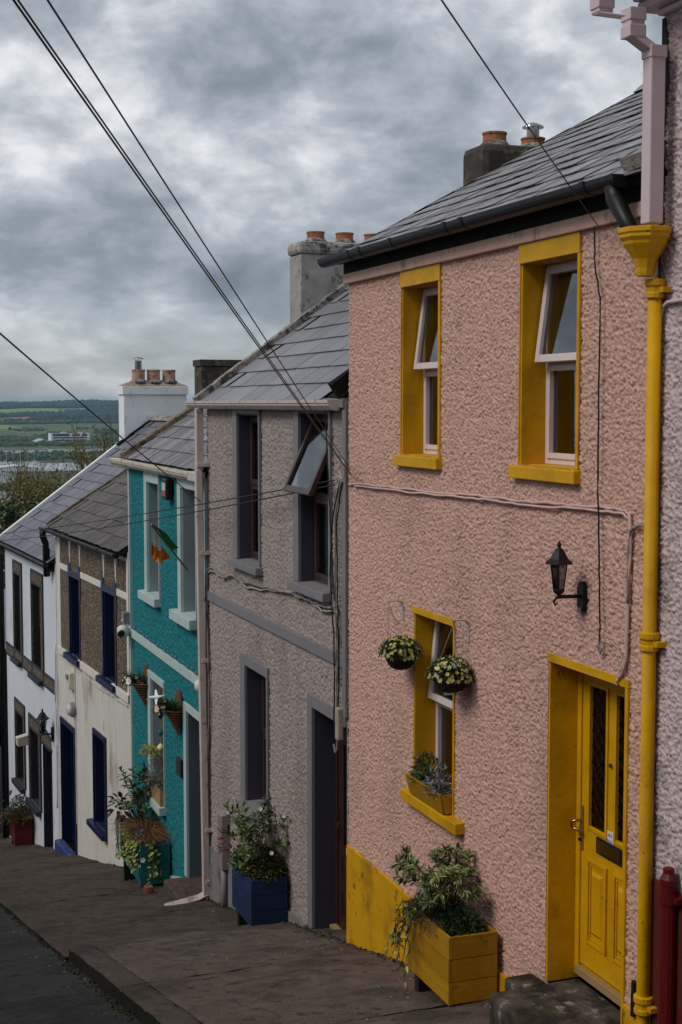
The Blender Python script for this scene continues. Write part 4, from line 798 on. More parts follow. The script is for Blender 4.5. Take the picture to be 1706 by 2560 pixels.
m = MB(); m.box(3.70, 3.80, 17.28, 17.42, g_(17.35) + .0, g_(17.35) + .09); m.jitter(.012); m.top('loose_brick', m_brick, F0, (3.74, 17.35, g_(17.35)), 'loose orange brick wedged beside the brown doorstep', 'brick', bevel=.012)

# ================================================================== PLANTS
rnd = random.Random(21)
def leaf_mesh(name, L, w, mats, bend=.15, edge=False):
    """a folded leaf with a bent blade; with edge=True the margins take the second material"""
    m = MB(); n = 4; A = []
    for i in range(n + 1):
        t = i / n; ww = w / 2 * (math.sin(math.pi * min(1, t * .92 + .06)) ** .8); z = -bend * L * t * t
        A.append([(L * t, -ww, z + ww * .35), (L * t, -ww * .5, z + ww * .12), (L * t, 0, z), (L * t, ww * .5, z + ww * .12), (L * t, ww, z + ww * .35)])
    vs = [p for r_ in A for p in r_]; fs = []; mi = []
    for i in range(n):
        for j in range(4):
            fs.append((i * 5 + j, i * 5 + j + 1, (i + 1) * 5 + j + 1, (i + 1) * 5 + j)); mi.append(1 if edge and j in (0, 3) else 0)
    m.add(vs, fs); m.m = mi; return m.mesh(name, mats)
def simple_leaf(m, p, dr, L, w, up=None, mi=0):
    dr = dr.normalized(); s = dr.cross(Vector((rnd.uniform(-.4, .4), rnd.uniform(-.4, .4), 1)));
    if s.length < .05: s = dr.cross(Vector((1, 0, 0)))
    s.normalize(); n = s.cross(dr); a = p + dr * L * .5
    m.add([p, a + s * w / 2 + n * w * .15, p + dr * L - n * w * .2, a - s * w / 2 + n * w * .15], [(0, 1, 2), (0, 2, 3)], mi)
def orient(dr, roll=0.):
    q = Vector(dr).to_track_quat('X', 'Z'); return (q @ Euler((roll, 0, 0)).to_quaternion()).to_euler()
def rdir(zmin=-.2, zmax=1.):
    while True:
        v = Vector((rnd.uniform(-1, 1), rnd.uniform(-1, 1), rnd.uniform(zmin, zmax)))
        if .1 < v.length < 1: return v.normalized()
def leaf_adder(o, cap=270):
    st = {'k': 0}; bulk = {}
    def add(me, p, eu, sc, target=None):
        if st['k'] < cap: inst('leaf', me, o, p, eu, (sc,) * 3); st['k'] += 1; return
        key = tuple(m_.name for m_ in me.materials); mb = bulk.setdefault(key, (MB(), list(me.materials)))[0]; Mx = Matrix.Translation(Vector(p)) @ eu.to_matrix().to_4x4() @ Matrix.Scale(sc, 4)
        mb.add([Mx @ v.co for v in me.vertices], [tuple(f.vertices) for f in me.polygons]); mb.m[-len(me.polygons):] = [f.material_index for f in me.polygons]
    def done():
        allm = MB(); mats = []
        for mb, ml in bulk.values():
            idx = []
            for m_ in ml:
                if m_ not in mats: mats.append(m_)
                idx.append(mats.index(m_))
            allm.add(mb.v, mb.f); allm.m[-len(mb.f):] = [idx[i] for i in mb.m]
        if allm.v: allm.build('leaves', mats if len(mats) > 1 else mats[0], o, kind='stuff')
    return add, done
def whorl_shrub(name, label, base, stems, leafs, per, stem_mat, cat='shrub', group=None, r=.006, individual=True, Lr=(.8, 1.15), wh=(6, 9)):
    """stems: end points; each carries several whorls of leaves near its tip; leafs: shared meshes"""
    o = root(name, F0, *base, label, cat, group); st = MB(); k = 0
    add, done = leaf_adder(o)
    for e in stems:
        b = Vector(base) + Vector((rnd.uniform(-.04, .04), rnd.uniform(-.05, .05), 0)); e = Vector(e); mid = (b + e) / 2 + Vector((0, 0, .12 * (e - b).length)) + Vector((rnd.uniform(-.02, .02),) * 3)
        pts = [b, (b + mid) / 2 - Vector((0, 0, .01)), mid, (mid + e) / 2, e]; st.tube(pts, [r, r * .9, r * .8, r * .6, r * .4], 5)
        for s in range(per):
            t = 1 - s * .17; p = mid + (e - mid) * max(t, 0.0); ax = (e - mid).normalized()
            for q in range(rnd.randint(*wh)):
                a = rnd.uniform(0, 6.28); u = ax.cross(Vector((0, 0, 1)));  u = u.normalized() if u.length > .1 else Vector((1, 0, 0)); v = ax.cross(u)
                dr = (ax * (.55 if s == 0 else .25) + (u * math.cos(a) + v * math.sin(a)) * .8 + Vector((0, 0, .12))).normalized()
                sc = rnd.uniform(*Lr); add(rnd.choice(leafs), p + ax * rnd.uniform(-.02, .02), orient(dr, rnd.uniform(-.4, .4)), sc)
    done(); st.build('stem', stem_mat, o, smooth=True); return o
def tuft(name, label, base, half, h, n, L, w, mats, cat='plant', dome=True, droop=.0, blade=False, flowers=None, group=None, part='foliage'):
    """a low mass of many small leaves filling a dome over base; flowers = (mesh list, count, size)"""
    o = root(name, F0, *base, label, cat, group); m = MB(); base = Vector(base)
    nm = len(mats) if isinstance(mats, (list, tuple)) else 1
    for i in range(n):
        v = rdir(0, 1); rr = rnd.random() ** (1 / 2.4)
        p = base + Vector((v.x * half[0] * rr, v.y * half[1] * rr, (v.z * h * rr) if not blade else 0)); 
        if blade:
            dr = Vector((v.x * .8, v.y * .8, .9)).normalized(); LL = L * rnd.uniform(.6, 1.2); q = p + dr * LL * .5; e = p + dr * LL + Vector((v.x, v.y, -droop)) * LL * .5
            s = dr.cross(Vector((rnd.uniform(-1, 1), rnd.uniform(-1, 1), .3))).normalized() * w / 2; m.add([p - s, p + s, q + s, q - s, e], [(0, 1, 2, 3), (3, 2, 4)], rnd.randrange(nm))
        else:
            dr = (v + rdir(-.6, .8) * .9 - Vector((0, 0, droop))).normalized(); simple_leaf(m, p, dr, L * rnd.uniform(.6, 1.2), w * rnd.uniform(.7, 1.2), mi=rnd.randrange(nm))
    m.build(part, mats, o)
    if flowers:
        for k in range(flowers[1]):
            v = rdir(.0, 1); p = base + Vector((v.x * half[0], v.y * half[1], v.z * h)) * rnd.uniform(.9, 1.08); s = flowers[2] * rnd.uniform(.75, 1.2)
            inst('flower', rnd.choice(flowers[0]), o, p, orient(v, rnd.uniform(0, 6)), (s, s, s))
    return o
def trail(name, label, strands, leafs, stem_mat, cat='trailing plant', r=.003, gap=.035, sc=(.7, 1.2), limit=290, group=None):
    o = root(name, F0, *strands[0][0], label, cat, group); st = MB(); add, done = leaf_adder(o)
    for pts in strands:
        pts = [Vector(p) for p in pts]; st.tube(pts, r, 4)
        for a, b in zip(pts, pts[1:]):
            n = max(1, int((b - a).length / gap))
            for i in range(n):
                p = a + (b - a) * (i + rnd.random()) / n; dr = Vector((rnd.uniform(-1, .25), rnd.uniform(-1, 1), rnd.uniform(-.9, .4))); s = rnd.uniform(*sc)
                add(rnd.choice(leafs), p, orient(dr, rnd.uniform(-.8, .8)), s)
    done(); st.build('stem', stem_mat, o); return o
def flower_mesh(mp, mc, n=5, name='flower'):
    m = MB()
    for k in range(n):
        a = 2 * math.pi * k / n; c, s = math.cos(a), math.sin(a); c2, s2 = math.cos(a + .45), math.sin(a + .45); c1, s1 = math.cos(a - .45), math.sin(a - .45)
        m.add([(0.02, 0, 0), (.1, c1 * .34, s1 * .34), (.16, c * .5, s * .5), (.1, c2 * .34, s2 * .34)], [(0, 1, 2, 3)])
    m.lathe([(.10, .0), (.09, .05), (.02, .09)], (0, 0, 0), 6, 1)
    vs = m.v; m.v = vs[:4 * n] + [(v[2] + .06, v[0], v[1]) for v in vs[4 * n:]]
    return m.mesh(name, [mp, mc])
FL_cream = flower_mesh(m_cream_f, m_yel_f); FL_yel = flower_mesh(m_yel_f, m_yel_f); FL_daisy = flower_mesh(m_white_f, m_yel_f, 11); FL_pink = flower_mesh(m_pink_f, m_cream_f, 6); FL_purple = flower_mesh(m_purple_f, m_yel_f, 5)
LV_var = [leaf_mesh('leaf', .085, .034, [m_leafg, m_leafv], .22, True), leaf_mesh('leaf', .075, .030, [m_leafg, m_leafv], .05, True), leaf_mesh('leaf', .078, .030, [m_leafd, m_leafv], .3, True)]
LV_green = [leaf_mesh('leaf', .085, .026, [m_leafg, m_leafd], .15), leaf_mesh('leaf', .08, .024, [m_leafd, m_leafg], .25), leaf_mesh('leaf', .075, .026, [m_leafg, m_leafv], .1, True)]
LV_trail = [leaf_mesh('leaf', .055, .017, [m_leafg, m_leafv], .3), leaf_mesh('leaf', .05, .015, [m_leafd, m_leafg], .4), leaf_mesh('leaf', .045, .018, [m_leafy, m_leafg], .2)]
LV_ivy = [leaf_mesh('leaf', .055, .042, [m_leafg, m_leafv], .15, True), leaf_mesh('leaf', .05, .04, [m_leafv, m_leafy], .2), leaf_mesh('leaf', .045, .038, [m_leafy, m_leafv], .2)]
LV_red = [leaf_mesh('leaf', .07, .028, [m_leafr, m_leafp], .3)]; LV_purp = [leaf_mesh('leaf', .10, .06, [m_leafp, m_leafr], .3)]
m_stem = M('woody_stem', (.07, .05, .03), .8, .3, 10)

def planter(name, label, x0, x1, y0, y1, zb, zt, rows, mat, th=.022, foot=.10):
    o = root(name, F0, (x0 + x1) / 2, y0, zb, label, 'planter', 'wooden planters along the lane'); h = (zt - zb) / rows
    pl = [MB().box(x0, x0 + th, y0, y1, 0, h - .005), MB().box(x1 - th, x1, y0, y1, 0, h - .005), MB().box(x0 + th + .001, x1 - th - .001, y0, y0 + th, 0, h - .005), MB().box(x0 + th + .001, x1 - th - .001, y1 - th, y1, 0, h - .005)]
    mes = [p.mesh('plank', mat, (x0, y0, 0)) for p in pl]
    for r_ in range(rows):
        for me in mes: inst('plank', me, o, (x0, y0 + random.uniform(-.002, .002), zb + r_ * h))
    m = MB()
    for (a, b) in ((x0 + th, y0 + th), (x1 - th - .035, y0 + th), (x0 + th, y1 - th - .035), (x1 - th - .035, y1 - th - .035)): m.box(a, a + .035, b, b + .035, zb - .02, zt - .02)
    m.build('corner_post', mat, o)
    for y in (y0 + .06, y1 - .13):
        m = MB(); m.box(x0 + .03, x1 - .03, y, y + .07, g_(y, -.03) if (y > 13.1) else g_(y, .05), zb + .0); m.build('foot', m_dark, o)
    m = MB(); m.box(x0 + th + .002, x1 - th - .002, y0 + th + .002, y1 - th - .002, zt - .10, zt - .045); m.build('soil', m_soil, o); return o
# yellow planter
yp0 = planter('planter', 'yellow stained wooden planter standing on the pavement under the window box', 3.80, 4.155, 8.33, 9.03, -3.965, -3.505, 3, m_yelwood)
tips = [(3.94 + rnd.uniform(-.24, .22), 8.80 + rnd.uniform(-.32, .36), -3.545 + rnd.uniform(.20, .42)) for _ in range(62)]
whorl_shrub('hebe_shrub', 'variegated hebe shrub rising from the yellow planter', (3.99, 8.78, -3.56), tips, LV_var, 2, m_stem, wh=(6, 8), Lr=(.62, .92), r=.004)
tuft('rosemary_bush', 'feathery dark green herb in the middle of the yellow planter', (3.93, 8.80, -3.55), (.19, .24, 0), .19, 2600, .055, .008, [m_leafg, m_leafd], 'plant')
tuft('leafy_herb', 'low dark green leafy plant filling the near end of the yellow planter', (3.98, 8.52, -3.56), (.16, .17, 0), .14, 1100, .05, .02, [m_leafd, m_leafg], 'plant')
st = []
for k in range(15):
    y = 8.84 + rnd.uniform(-.12, .2); x = 3.79; p = [(3.85, y, -3.5)]; z = -3.49
    x -= .03
    for i in range(rnd.randint(5, 10)): p.append((x, y, z)); x += rnd.uniform(-.03, .012); y += rnd.uniform(-.03, .045); z -= rnd.uniform(.035, .065)
    st.append(p)
trail('trailing_vine', 'thin trailing vine hanging over the left side of the yellow planter', st, LV_trail, m_stem)
st = [[(3.85, 8.52 + .02 * k, -3.5), (3.79, 8.52 + .02 * k, -3.51), (3.785 - rnd.uniform(0, .03), 8.52 + .03 * k, -3.56 - rnd.uniform(0, .05))] for k in range(8)]
m = MB(); [m.tube(p, .0025, 4) for p in st]; m.top('dry_stems', M('dry_red_stem', (.16, .07, .05), .8), F0, st[0][0], 'dry reddish stems drooping over the edge of the yellow planter', 'dry plant')
# blue planter
planter('planter', 'dark blue wooden planter beside the grey house door', 3.80, 4.165, 12.93, 13.62, -5.07, -4.60, 3, m_bluewood)
tips = [(3.95 + rnd.uniform(-.28, .28), 13.3 + rnd.uniform(-.36, .36), -4.6 + rnd.uniform(.22, .58)) for _ in range(44)]
whorl_shrub('evergreen_shrub', 'dense green shrub with narrow leaves rising from the blue planter', (3.98, 13.3, -4.63), tips, LV_green, 4, m_stem, wh=(3, 4), Lr=(.8, 1.15), r=.004)
tuft('mixed_bedding', 'leafy green and rusty bedding plants filling the near end of the blue planter', (4.0, 13.15, -4.62), (.19, .26, 0), .26, 1800, .055, .024, [m_leafg, m_leafd, m_leafo, m_leafg], 'plant')
tuft('variegated_plant', 'pale variegated plant spilling over the rim of the blue planter', (3.86, 13.33, -4.60), (.12, .28, 0), .2, 520, .065, .034, [m_leafv, m_leafg], 'plant')
o = root('red_coleus', F0, 3.84, 13.6, -4.6, 'dark red leafed plant at the far corner of the blue planter', 'plant')
for k in range(55):
    v = rdir(-.4, .8); p = Vector((3.80, 13.66, -4.46)) + v * .10; inst('leaf', LV_red[0], o, p, orient(v + Vector((-.3, 0, -.1)), rnd.uniform(-.5, .5)), (.8,) * 3)
o = root('daisy_plant', F0, 4.05, 13.1, -4.55, 'white daisies with yellow centres above the blue planter', 'flowers'); m = MB()
for p in ((4.02, 12.97, -4.36), (4.10, 13.06, -4.08), (3.98, 13.2, -3.98), (3.76, 13.62, -4.10), (4.13, 13.0, -4.16), (4.14, 12.95, -4.0)):
    inst('flower', FL_daisy, o, p, orient((-.5, -.85, .1)), (.045,) * 3); m.tube([(4.05, 13.1, -4.55), ((p[0] + 4.05) / 2, (p[1] + 13.1) / 2, (p[2] - 4.5) / 2), p], .002, 4)
m.build('stem', m_leafd, o)
# teal planter
planter('planter', 'long teal wooden planter in front of the teal house', 3.78, 4.17, 17.97, 19.33, -6.28, -5.76, 2, m_tealwood)
tips = [(3.95 + rnd.uniform(-.2, .2), 19.0 + rnd.uniform(-.3, .3), -5.76 + rnd.uniform(.22, .70)) for _ in range(26)]
whorl_shrub('leafy_shrub', 'upright green shrub at the back of the teal planter', (3.98, 18.85, -5.82), tips, LV_green, 3, m_stem, wh=(5, 7), Lr=(1.0, 1.35))
tuft('bronze_grass', 'arching bronze grass in the teal planter', (3.97, 18.5, -5.80), (.16, .48, 0), .3, 1000, .36, .006, [m_leafo, M('bronze_blade', (.17, .11, .045), .7), m_leafo], 'grass plant', blade=True, droop=.9)
tuft('purple_flower_plant', 'purple flowers in front of the bronze grass', (3.84, 18.25, -5.78), (.08, .16, 0), .16, 120, .03, .02, [m_leafd, m_purple_f], 'flowers', flowers=([FL_purple], 30, .05))
o = root('heuchera', F0, 3.75, 19.2, -5.6, 'dark purple leafed plant at the far end of the teal planter', 'plant')
for k in range(40):
    v = rdir(-.5, .8); p = Vector((3.74, 19.1, -5.55)) + Vector((v.x * .13, v.y * .2, v.z * .15)); inst('leaf', LV_purp[0], o, p, orient(v + Vector((-.2, -.2, -.2)), rnd.uniform(-.5, .5)))
st = []
for k in range(22):
    y = 18.15 + rnd.uniform(-.1, .75); x = 3.755; p = [(3.83, y, -5.72)]; z = -5.73
    for i in range(rnd.randint(5, 8)): p.append((x, y, z)); x -= rnd.uniform(-.004, .012); y += rnd.uniform(-.04, .04); z -= .055
    st.append(p)
trail('ivy', 'variegated ivy covering the street side of the teal planter', st, LV_ivy, m_stem, gap=.019, sc=(1.1, 1.8))
st = []
for k in range(7):
    x = 3.92 + rnd.uniform(-.05, .10); y = 17.95; p = [(x, 18.02, -5.74)]; z = -5.75
    for i in range(rnd.randint(9, 11)): p.append((x, y, z)); y -= rnd.uniform(-.004, .01); x += rnd.uniform(-.015, .02); z -= .052
    st.append(p)
trail('ivy', 'variegated ivy strand hanging down the near end of the teal planter', st, LV_ivy, m_stem, gap=.028, sc=(.9, 1.4))
st = []
for k in range(7):
    y = 19.18 + rnd.uniform(-.05, .12); p = [(3.8, y, -5.7)]; z = -5.72
    for i in range(9): p.append((3.74 - rnd.uniform(0, .03), y + rnd.uniform(-.03, .03), z)); z -= .07
    st.append(p)
trail('silver_trailer', 'fine grey-green trailing plant hanging at the far corner of the teal planter', st, [leaf_mesh('leaf', .04, .014, [M('grey_green_leaf', (.10, .15, .12), .6), m_leafs], .2)], m_stem, gap=.024)
m = MB(); fm = flower_mesh(m_white_f, m_white_f, 6)
for n_, p, s in (('star_ornament', (3.80, 17.945, -5.93), .085), ('star_ornament', (3.765, 17.99, -6.02), .05)):
    o = bpy.data.objects.new(n_, fm); COL.objects.link(o); o.location = p; o.rotation_euler = orient((-.2, -1, 0)); o.scale = (s,) * 3; props(o, 'white star ornament on the near corner of the teal planter' if s > .06 else 'small white shell ornament below the star on the teal planter', 'ornament')
# red planter
planter('planter', 'dark red wooden planter by the white house, furthest down the lane', 3.36, 3.70, 27.75, 28.6, -8.62, -8.13, 3, m_redwood)
tuft('bushy_plant', 'bushy dark green plant in the red planter', (3.52, 28.1, -8.16), (.3, .45, 0), .42, 900, .07, .03, [m_leafg, m_leafd], 'plant')
tuft('sedge_grass', 'drooping dark grass at the near end of the red planter', (3.50, 27.9, -8.16), (.2, .2, 0), .2, 350, .34, .008, [m_leafd, m_leafo], 'grass plant', blade=True, droop=.6)
o = root('heuchera', F0, 3.3, 28.55, -8.1, 'dark purple leafed plant spilling from the far side of the red planter', 'plant')
for k in range(30):
    v = rdir(-.6, .8); inst('leaf', LV_purp[0], o, Vector((3.32, 28.5, -8.05)) + Vector((v.x * .25, v.y * .3, v.z * .25)), orient(v + Vector((-.2, -.2, -.2)), rnd.uniform(-.5, .5)), (1.3,) * 3)

# window box
ob = root('window_box', FA, -.08, 9.14, -2.945, 'yellow wooden trough on the lower sill of the pink house', 'window box')
a, b = 9.15, 9.80
m = MB(); m.hexa([(-.072, a + .02, -2.94), (-.056, a + .02, -2.94), (-.056, b - .02, -2.94), (-.072, b - .02, -2.94)], [(-.105, a, -2.79), (-.088, a, -2.79), (-.088, b, -2.79), (-.105, b, -2.79)]); m.build('front_board', m_yelwood, ob, bevel=.003)
for u in (a, b - .016):
    m = MB(); m.prism([(-.055, -2.938), (.07, -2.938), (.10, -2.80), (-.087, -2.80)], 'u', u, u + .016); m.build('end_board', m_yelwood, ob)
m = MB(); m.box(.075, .092, a + .02, b - .02, -2.938, -2.80); m.build('back_board', m_yelwood, ob)
m = MB(); m.box(-.052, .072, a + .018, b - .018, -2.93, -2.82); m.build('soil', m_soil, ob)
tuft('pansy_plant', 'leafy plant with purple flowers in the yellow window box', (4.19, 9.62, -2.83), (.10, .16, 0), .23, 420, .05, .018, [m_leafd, m_leafg], 'plant', flowers=([FL_purple], 9, .045))
tuft('cineraria', 'silver grey leafed plant in the near half of the window box', (4.16, 9.30, -2.83), (.10, .14, 0), .2, 420, .05, .012, [m_leafs, M('grey_leaf', (.17, .17, .16), .7), m_leafd], 'plant', flowers=([FL_purple], 4, .04))

# hanging baskets
def basket(u, zr, r, br_u, br_top, label, plabel):
    o = root('hanging_basket', FA, -.125, u, zr, label, 'hanging basket', 'hanging baskets on the pink house'); c = (-.125, u, zr)
    m = MB(); prof = [(r, 0), (r * 1.0, -.02), (r * .93, -.055), (r * .78, -.085), (r * .5, -.112), (.01, -.122)]; m.lathe(prof, c, 18); m.build('bowl', m_wicker, o, smooth=True)
    for k in range(5):
        z = -.012 - k * .02; rr = r * [1.04, 1.02, .97, .88, .74][k]; m = MB(); m.tube([(c[0] + rr * math.cos(a) , c[1] + rr * math.sin(a), c[2] + z + .004 * math.sin(a * 9 + k * 3)) for a in [i * 2 * math.pi / 24 for i in range(25)]], .007, 5, caps=False); m.build('wicker_band', m_wicker, o)
    hook = (-.118, br_u, br_top - .03); m = MB()
    for a in (0.5, 2.6, 4.7):
        p = Vector((c[0] + r * math.cos(a), c[1] + r * math.sin(a), zr)); q = Vector(hook); n = int((p - q).length / .012)
        for i in range(n):
            s = q + (p - q) * i / n; e = q + (p - q) * (i + 1.25) / n; w = Vector((.0035 if i % 2 else 0, 0 if i % 2 else .0035, 0)); m.tube([s - w, (s + e) / 2 + w, e - w], .0018, 4)
    m.tube([hook, (hook[0], hook[1], hook[2] + .02), (hook[0] - .006, hook[1], hook[2] + .034)], .003, 5); m.build('chain', m_chain, o)
    b = root('wall_bracket', FA, 0, br_u, br_top - .08, 'pale metal wall bracket ' + ('left of the lower window' if br_u > 9.5 else 'at the top right corner of the lower window'), 'bracket', 'basket brackets')
    m = MB(); m.box(-.008, .004, br_u - .011, br_u + .011, br_top - .16, br_top - .012); m.build('back_plate', M('pale_steel', (.42, .41, .40), .5), b, bevel=.003)
    m = MB(); m.tube([(-.004, br_u, br_top - .03), (-.02, br_u, br_top - .008), (-.05, br_u, br_top), (-.125, br_u, br_top + .003)], [.010, .009, .007, .005], 6); m.build('arm', M('pale_steel', (.42, .41, .40), .5), b, smooth=True)
    w = FA.w(*c); tuft('basket_flowers', plabel, (w.x, w.y, w.z - .015), (.16, .19, 0), .14, 2600, .028, .013, [m_leafd, m_leafg, m_leafd], 'flowers', flowers=([FL_cream, FL_yel, FL_cream], 210, .030), group='flowers in the hanging baskets')
basket(9.84, -1.885, .105, 10.09, -1.515, 'dark wicker hanging basket left of the lower window on the pink house', 'cream and yellow flowers spilling from the basket left of the window')
basket(8.93, -1.885, .115, 8.905, -1.495, 'dark wicker hanging basket in front of the lower window of the pink house', 'cream and yellow flowers spilling from the basket in front of the window')

# lanterns
def lantern(fr, d, u, zc, s, label):
    """zc = underside of roof; s = scale"""
    o = root('wall_lantern', fr, 0, u, zc - .3 * s, label, 'wall lantern', 'black wall lanterns')
    C = lambda z: (-d, u, zc + z * s)
    m = MB(); m.lathe([(.098 * s, -.004 * s), (.096 * s, .004 * s), (.065 * s, .025 * s), (.052 * s, .05 * s), (.03 * s, .085 * s), (.018 * s, .09 * s), (.012 * s, .10 * s), (.016 * s, .115 * s), (.010 * s, .13 * s), (.002, .137 * s)], C(0), 6); m.build('cap', m_blackiron, o)
    m = MB(); m.lathe([(.036 * s, -.165 * s), (.058 * s, 0)], C(0), 6); m.build('glass_body', glass_mat('lantern_glass', (.9, .9, .88)), o)
    m = MB()
    for k in range(6):
        a = k * math.pi / 3; m.tube([(-d + .059 * s * math.cos(a), u + .059 * s * math.sin(a), zc), (-d + .037 * s * math.cos(a), u + .037 * s * math.sin(a), zc - .165 * s)], .004 * s, 4)
    m.lathe([(.041 * s, -.165 * s), (.042 * s, -.175 * s), (.03 * s, -.19 * s), (.014 * s, -.20 * s), (.014 * s, -.215 * s)], C(0), 6); m.build('cage', m_blackiron, o)
    m = MB(); m.lathe([(.016 * s, -.16 * s), (.016 * s, -.10 * s)], C(0), 8); m.build('lamp_holder', m_black, o)
    m = MB(); m.lathe([(.012 * s, -.10 * s), (.024 * s, -.07 * s), (.026 * s, -.05 * s), (.018 * s, -.03 * s), (.002, -.024 * s)], C(0), 10); m.build('bulb', M('frosted_bulb', (.7, .66, .6), .25), o, smooth=True)
    za = zc - .215 * s; m = MB(); m.tube([(0, u, za - .01 * s), (-.06 * s, u, za - .002), (-d, u, za), (-d - .02 * s, u, za - .008 * s), (-d - .034 * s, u, za - .03 * s), (-d - .022 * s, u, za - .05 * s), (-d - .008 * s, u, za - .04 * s)], [.013 * s, .012 * s, .012 * s, .010 * s, .008 * s, .007 * s, .006 * s], 8); m.build('arm', m_blackiron, o, smooth=True)
    m = MB(); m.prism([(u - .03 * s, za - .10 * s), (u + .03 * s, za - .10 * s), (u + .045 * s, za - .06 * s), (u + .045 * s, za + .05 * s), (u + .02 * s, za + .09 * s), (u - .02 * s, za + .09 * s), (u - .045 * s, za + .05 * s), (u - .045 * s, za - .06 * s)], 'd', -.03 * s, .004); m.build('back_plate', m_blackiron, o, bevel=.006)
    m = MB(); m.tube([(-.03, u, za - .075 * s), (-.03, u, za - .11 * s)], .016 * s, 8); m.build('sensor', m_gpipe, o); return o
lantern(FA, .17, 7.32, -.925, .93, 'black carriage lantern on a scrolled arm above the yellow door')
lantern(FB, .20, 5.40, -5.72, 1.35, 'black carriage lantern on the white house near its door')

# wall cables on the pink house
def wc(name, pts, r, mat, label, d=-.016, fr=FA, wob=.006, cat='cable', group='cables clipped to the walls'):
    P = []
    for (a, b) in zip(pts, pts[1:]):
        for t in np.linspace(0, 1, 7)[:-1]: P.append((d + rnd.uniform(-.003, .003), a[0] + (b[0] - a[0]) * t, a[1] + (b[1] - a[1]) * t + rnd.uniform(-wob, wob)))
    P.append((d, pts[-1][0], pts[-1][1])); return cable(name, P, r, mat, label, cat, fr, group)
base = [(11.27, -.68), (11.12, -.665), (10.19, -.65), (9.44, -.64), (8.82, -.62), (8.23, -.618), (7.65, -.607), (7.13, -.592), (6.87, -.588), (6.81, -.61), (6.795, -.66), (6.81, -1.0), (6.825, -1.39), (6.85, -1.46), (6.90, -1.53)]
wc('wall_cable', base, .0095, m_pinkcable, 'pink painted cable crossing the pink house below the upper windows')
wc('wall_cable', [(a - (.012 if b < -.62 and a < 6.9 else 0), b - .020) for a, b in base[1:]] + [(6.905, -1.585)], .009, m_pinkcable, 'second pink painted cable running just under the first', -.02)
wc('wall_cable', [(6.55, -.66), (6.70, -.66), (6.78, -.69), (6.797, -.78), (6.80, -1.1)], .009, m_cable, 'short grey cable bending in from behind the yellow rainwater pipe', -.024)
wc('dangling_wire', [(7.20, 1.02), (7.20, .80), (7.135, .6), (7.132, -.43), (7.105, -.9), (7.085, -1.25), (7.085, -1.36)], .0055, m_pole, 'black wire hanging straight down the pink house beside the lantern', -.03, wob=.001)
wc('loose_lead', [(7.085, -1.36), (7.10, -1.40), (7.08, -1.43), (7.06, -1.40), (7.09, -1.385)], .006, m_cable, 'curled grey lead with a tag at the end of the black wire', -.03)
wc('loose_lead', [(7.05, -1.36), (6.98, -1.345), (6.90, -1.37), (6.85, -1.42)], .0035, m_pinkcable, 'thin pale wire looping above the yellow door corner', -.02)
# grey house cables
gpts = [(16.02, -2.3), (16.0, -2.0), (15.90, -1.90), (15.7, -1.87), (15.22, -1.93), (14.88, -1.86), (14.39, -1.885), (13.68, -1.84), (12.86, -1.80), (12.24, -1.80), (11.86, -1.80), (11.53, -1.76), (11.49, -1.84), (11.48, -2.4)]
wc('wall_cable', gpts, .012, m_cable, 'looped grey cable drooping below the upper sills of the grey house', -.03, wob=.012)
wc('wall_cable', [(a, b - .02 + .03 * math.sin(i * 1.7)) for i, (a, b) in enumerate(gpts)], .010, M('pale_cable', (.34, .31, .28), .6), 'paler twisted cable drooping alongside on the grey house', -.024, wob=.014)
for k, (uu, lab) in enumerate(((11.46, 'innermost black cable running down the corner of the grey house'), (11.51, 'middle black cable running down the corner of the grey house'), (11.57, 'outer black cable sagging down the corner of the grey house'))):
    wc('corner_cable', [(11.36 + .03 * k, -.66), (uu + .03, -1.0), (uu + (.10 if k == 2 else .02), -1.5), (uu, -2.0), (uu - .02, -2.4), (uu, -2.9 - .03 * k)], .007, m_pole if k != 1 else m_cable, lab, -.04, wob=.004)
wc('corner_cable', [(11.75, .03), (11.72, -.2), (11.66, -.6), (11.58, -1.2), (11.50, -1.7)], .006, m_pole, 'black cable dropping from the grey house gutter', -.06, wob=.002)
ob = root('junction_box', FA, -.02, 11.42, -2.75, 'weathered junction box at the bottom of the corner cables on the grey house', 'junction box'); m = MB(); m.box(-.075, -.02, 11.37, 11.45, -2.90, -2.62); m.build('case', M('aged_box', (.34, .29, .24), .7, .2, 8), ob, bevel=.01); m = MB(); m.tube([(-.05, 11.45, -2.9), (-.05, 11.46, -3.0), (-.05, 11.50, -3.04), (-.05, 11.54, -2.97)], .010, 6); m.build('cable_loop', m_cable, ob)
for k, uu in enumerate((16.01, 15.96)):
    wc('wall_cable', [(uu, -1.95), (uu + .0, -2.5), (uu - .07, -3.2), (uu - .05, -3.7), (uu + .02, -4.3)] if k else [(uu, -2.3), (uu - .04, -3.2), (uu - .03, -4.2), (uu - .05, -5.3)], .011, m_cable, ('long thin cable down the grey house edge beside the teal house', 'loose grey cable bulging beside the pale downpipe')[k], -.03, wob=.004)
# brown house cable
wc('wall_cable', [(4.95, -4.42), (4.6, -4.44), (3.2, -4.47), (1.8, -4.5), (.9, -4.47), (.15, -4.47)], .010, m_cream, 'cream cable under the navy sills of the panelled house', -.03, FB)
wc('wall_cable', [(5.02, -4.3), (5.05, -5.3), (5.0, -6.3), (5.03, -7.3)], .014, m_white, 'white pipe down the seam between white and cream houses', -.03, FB)

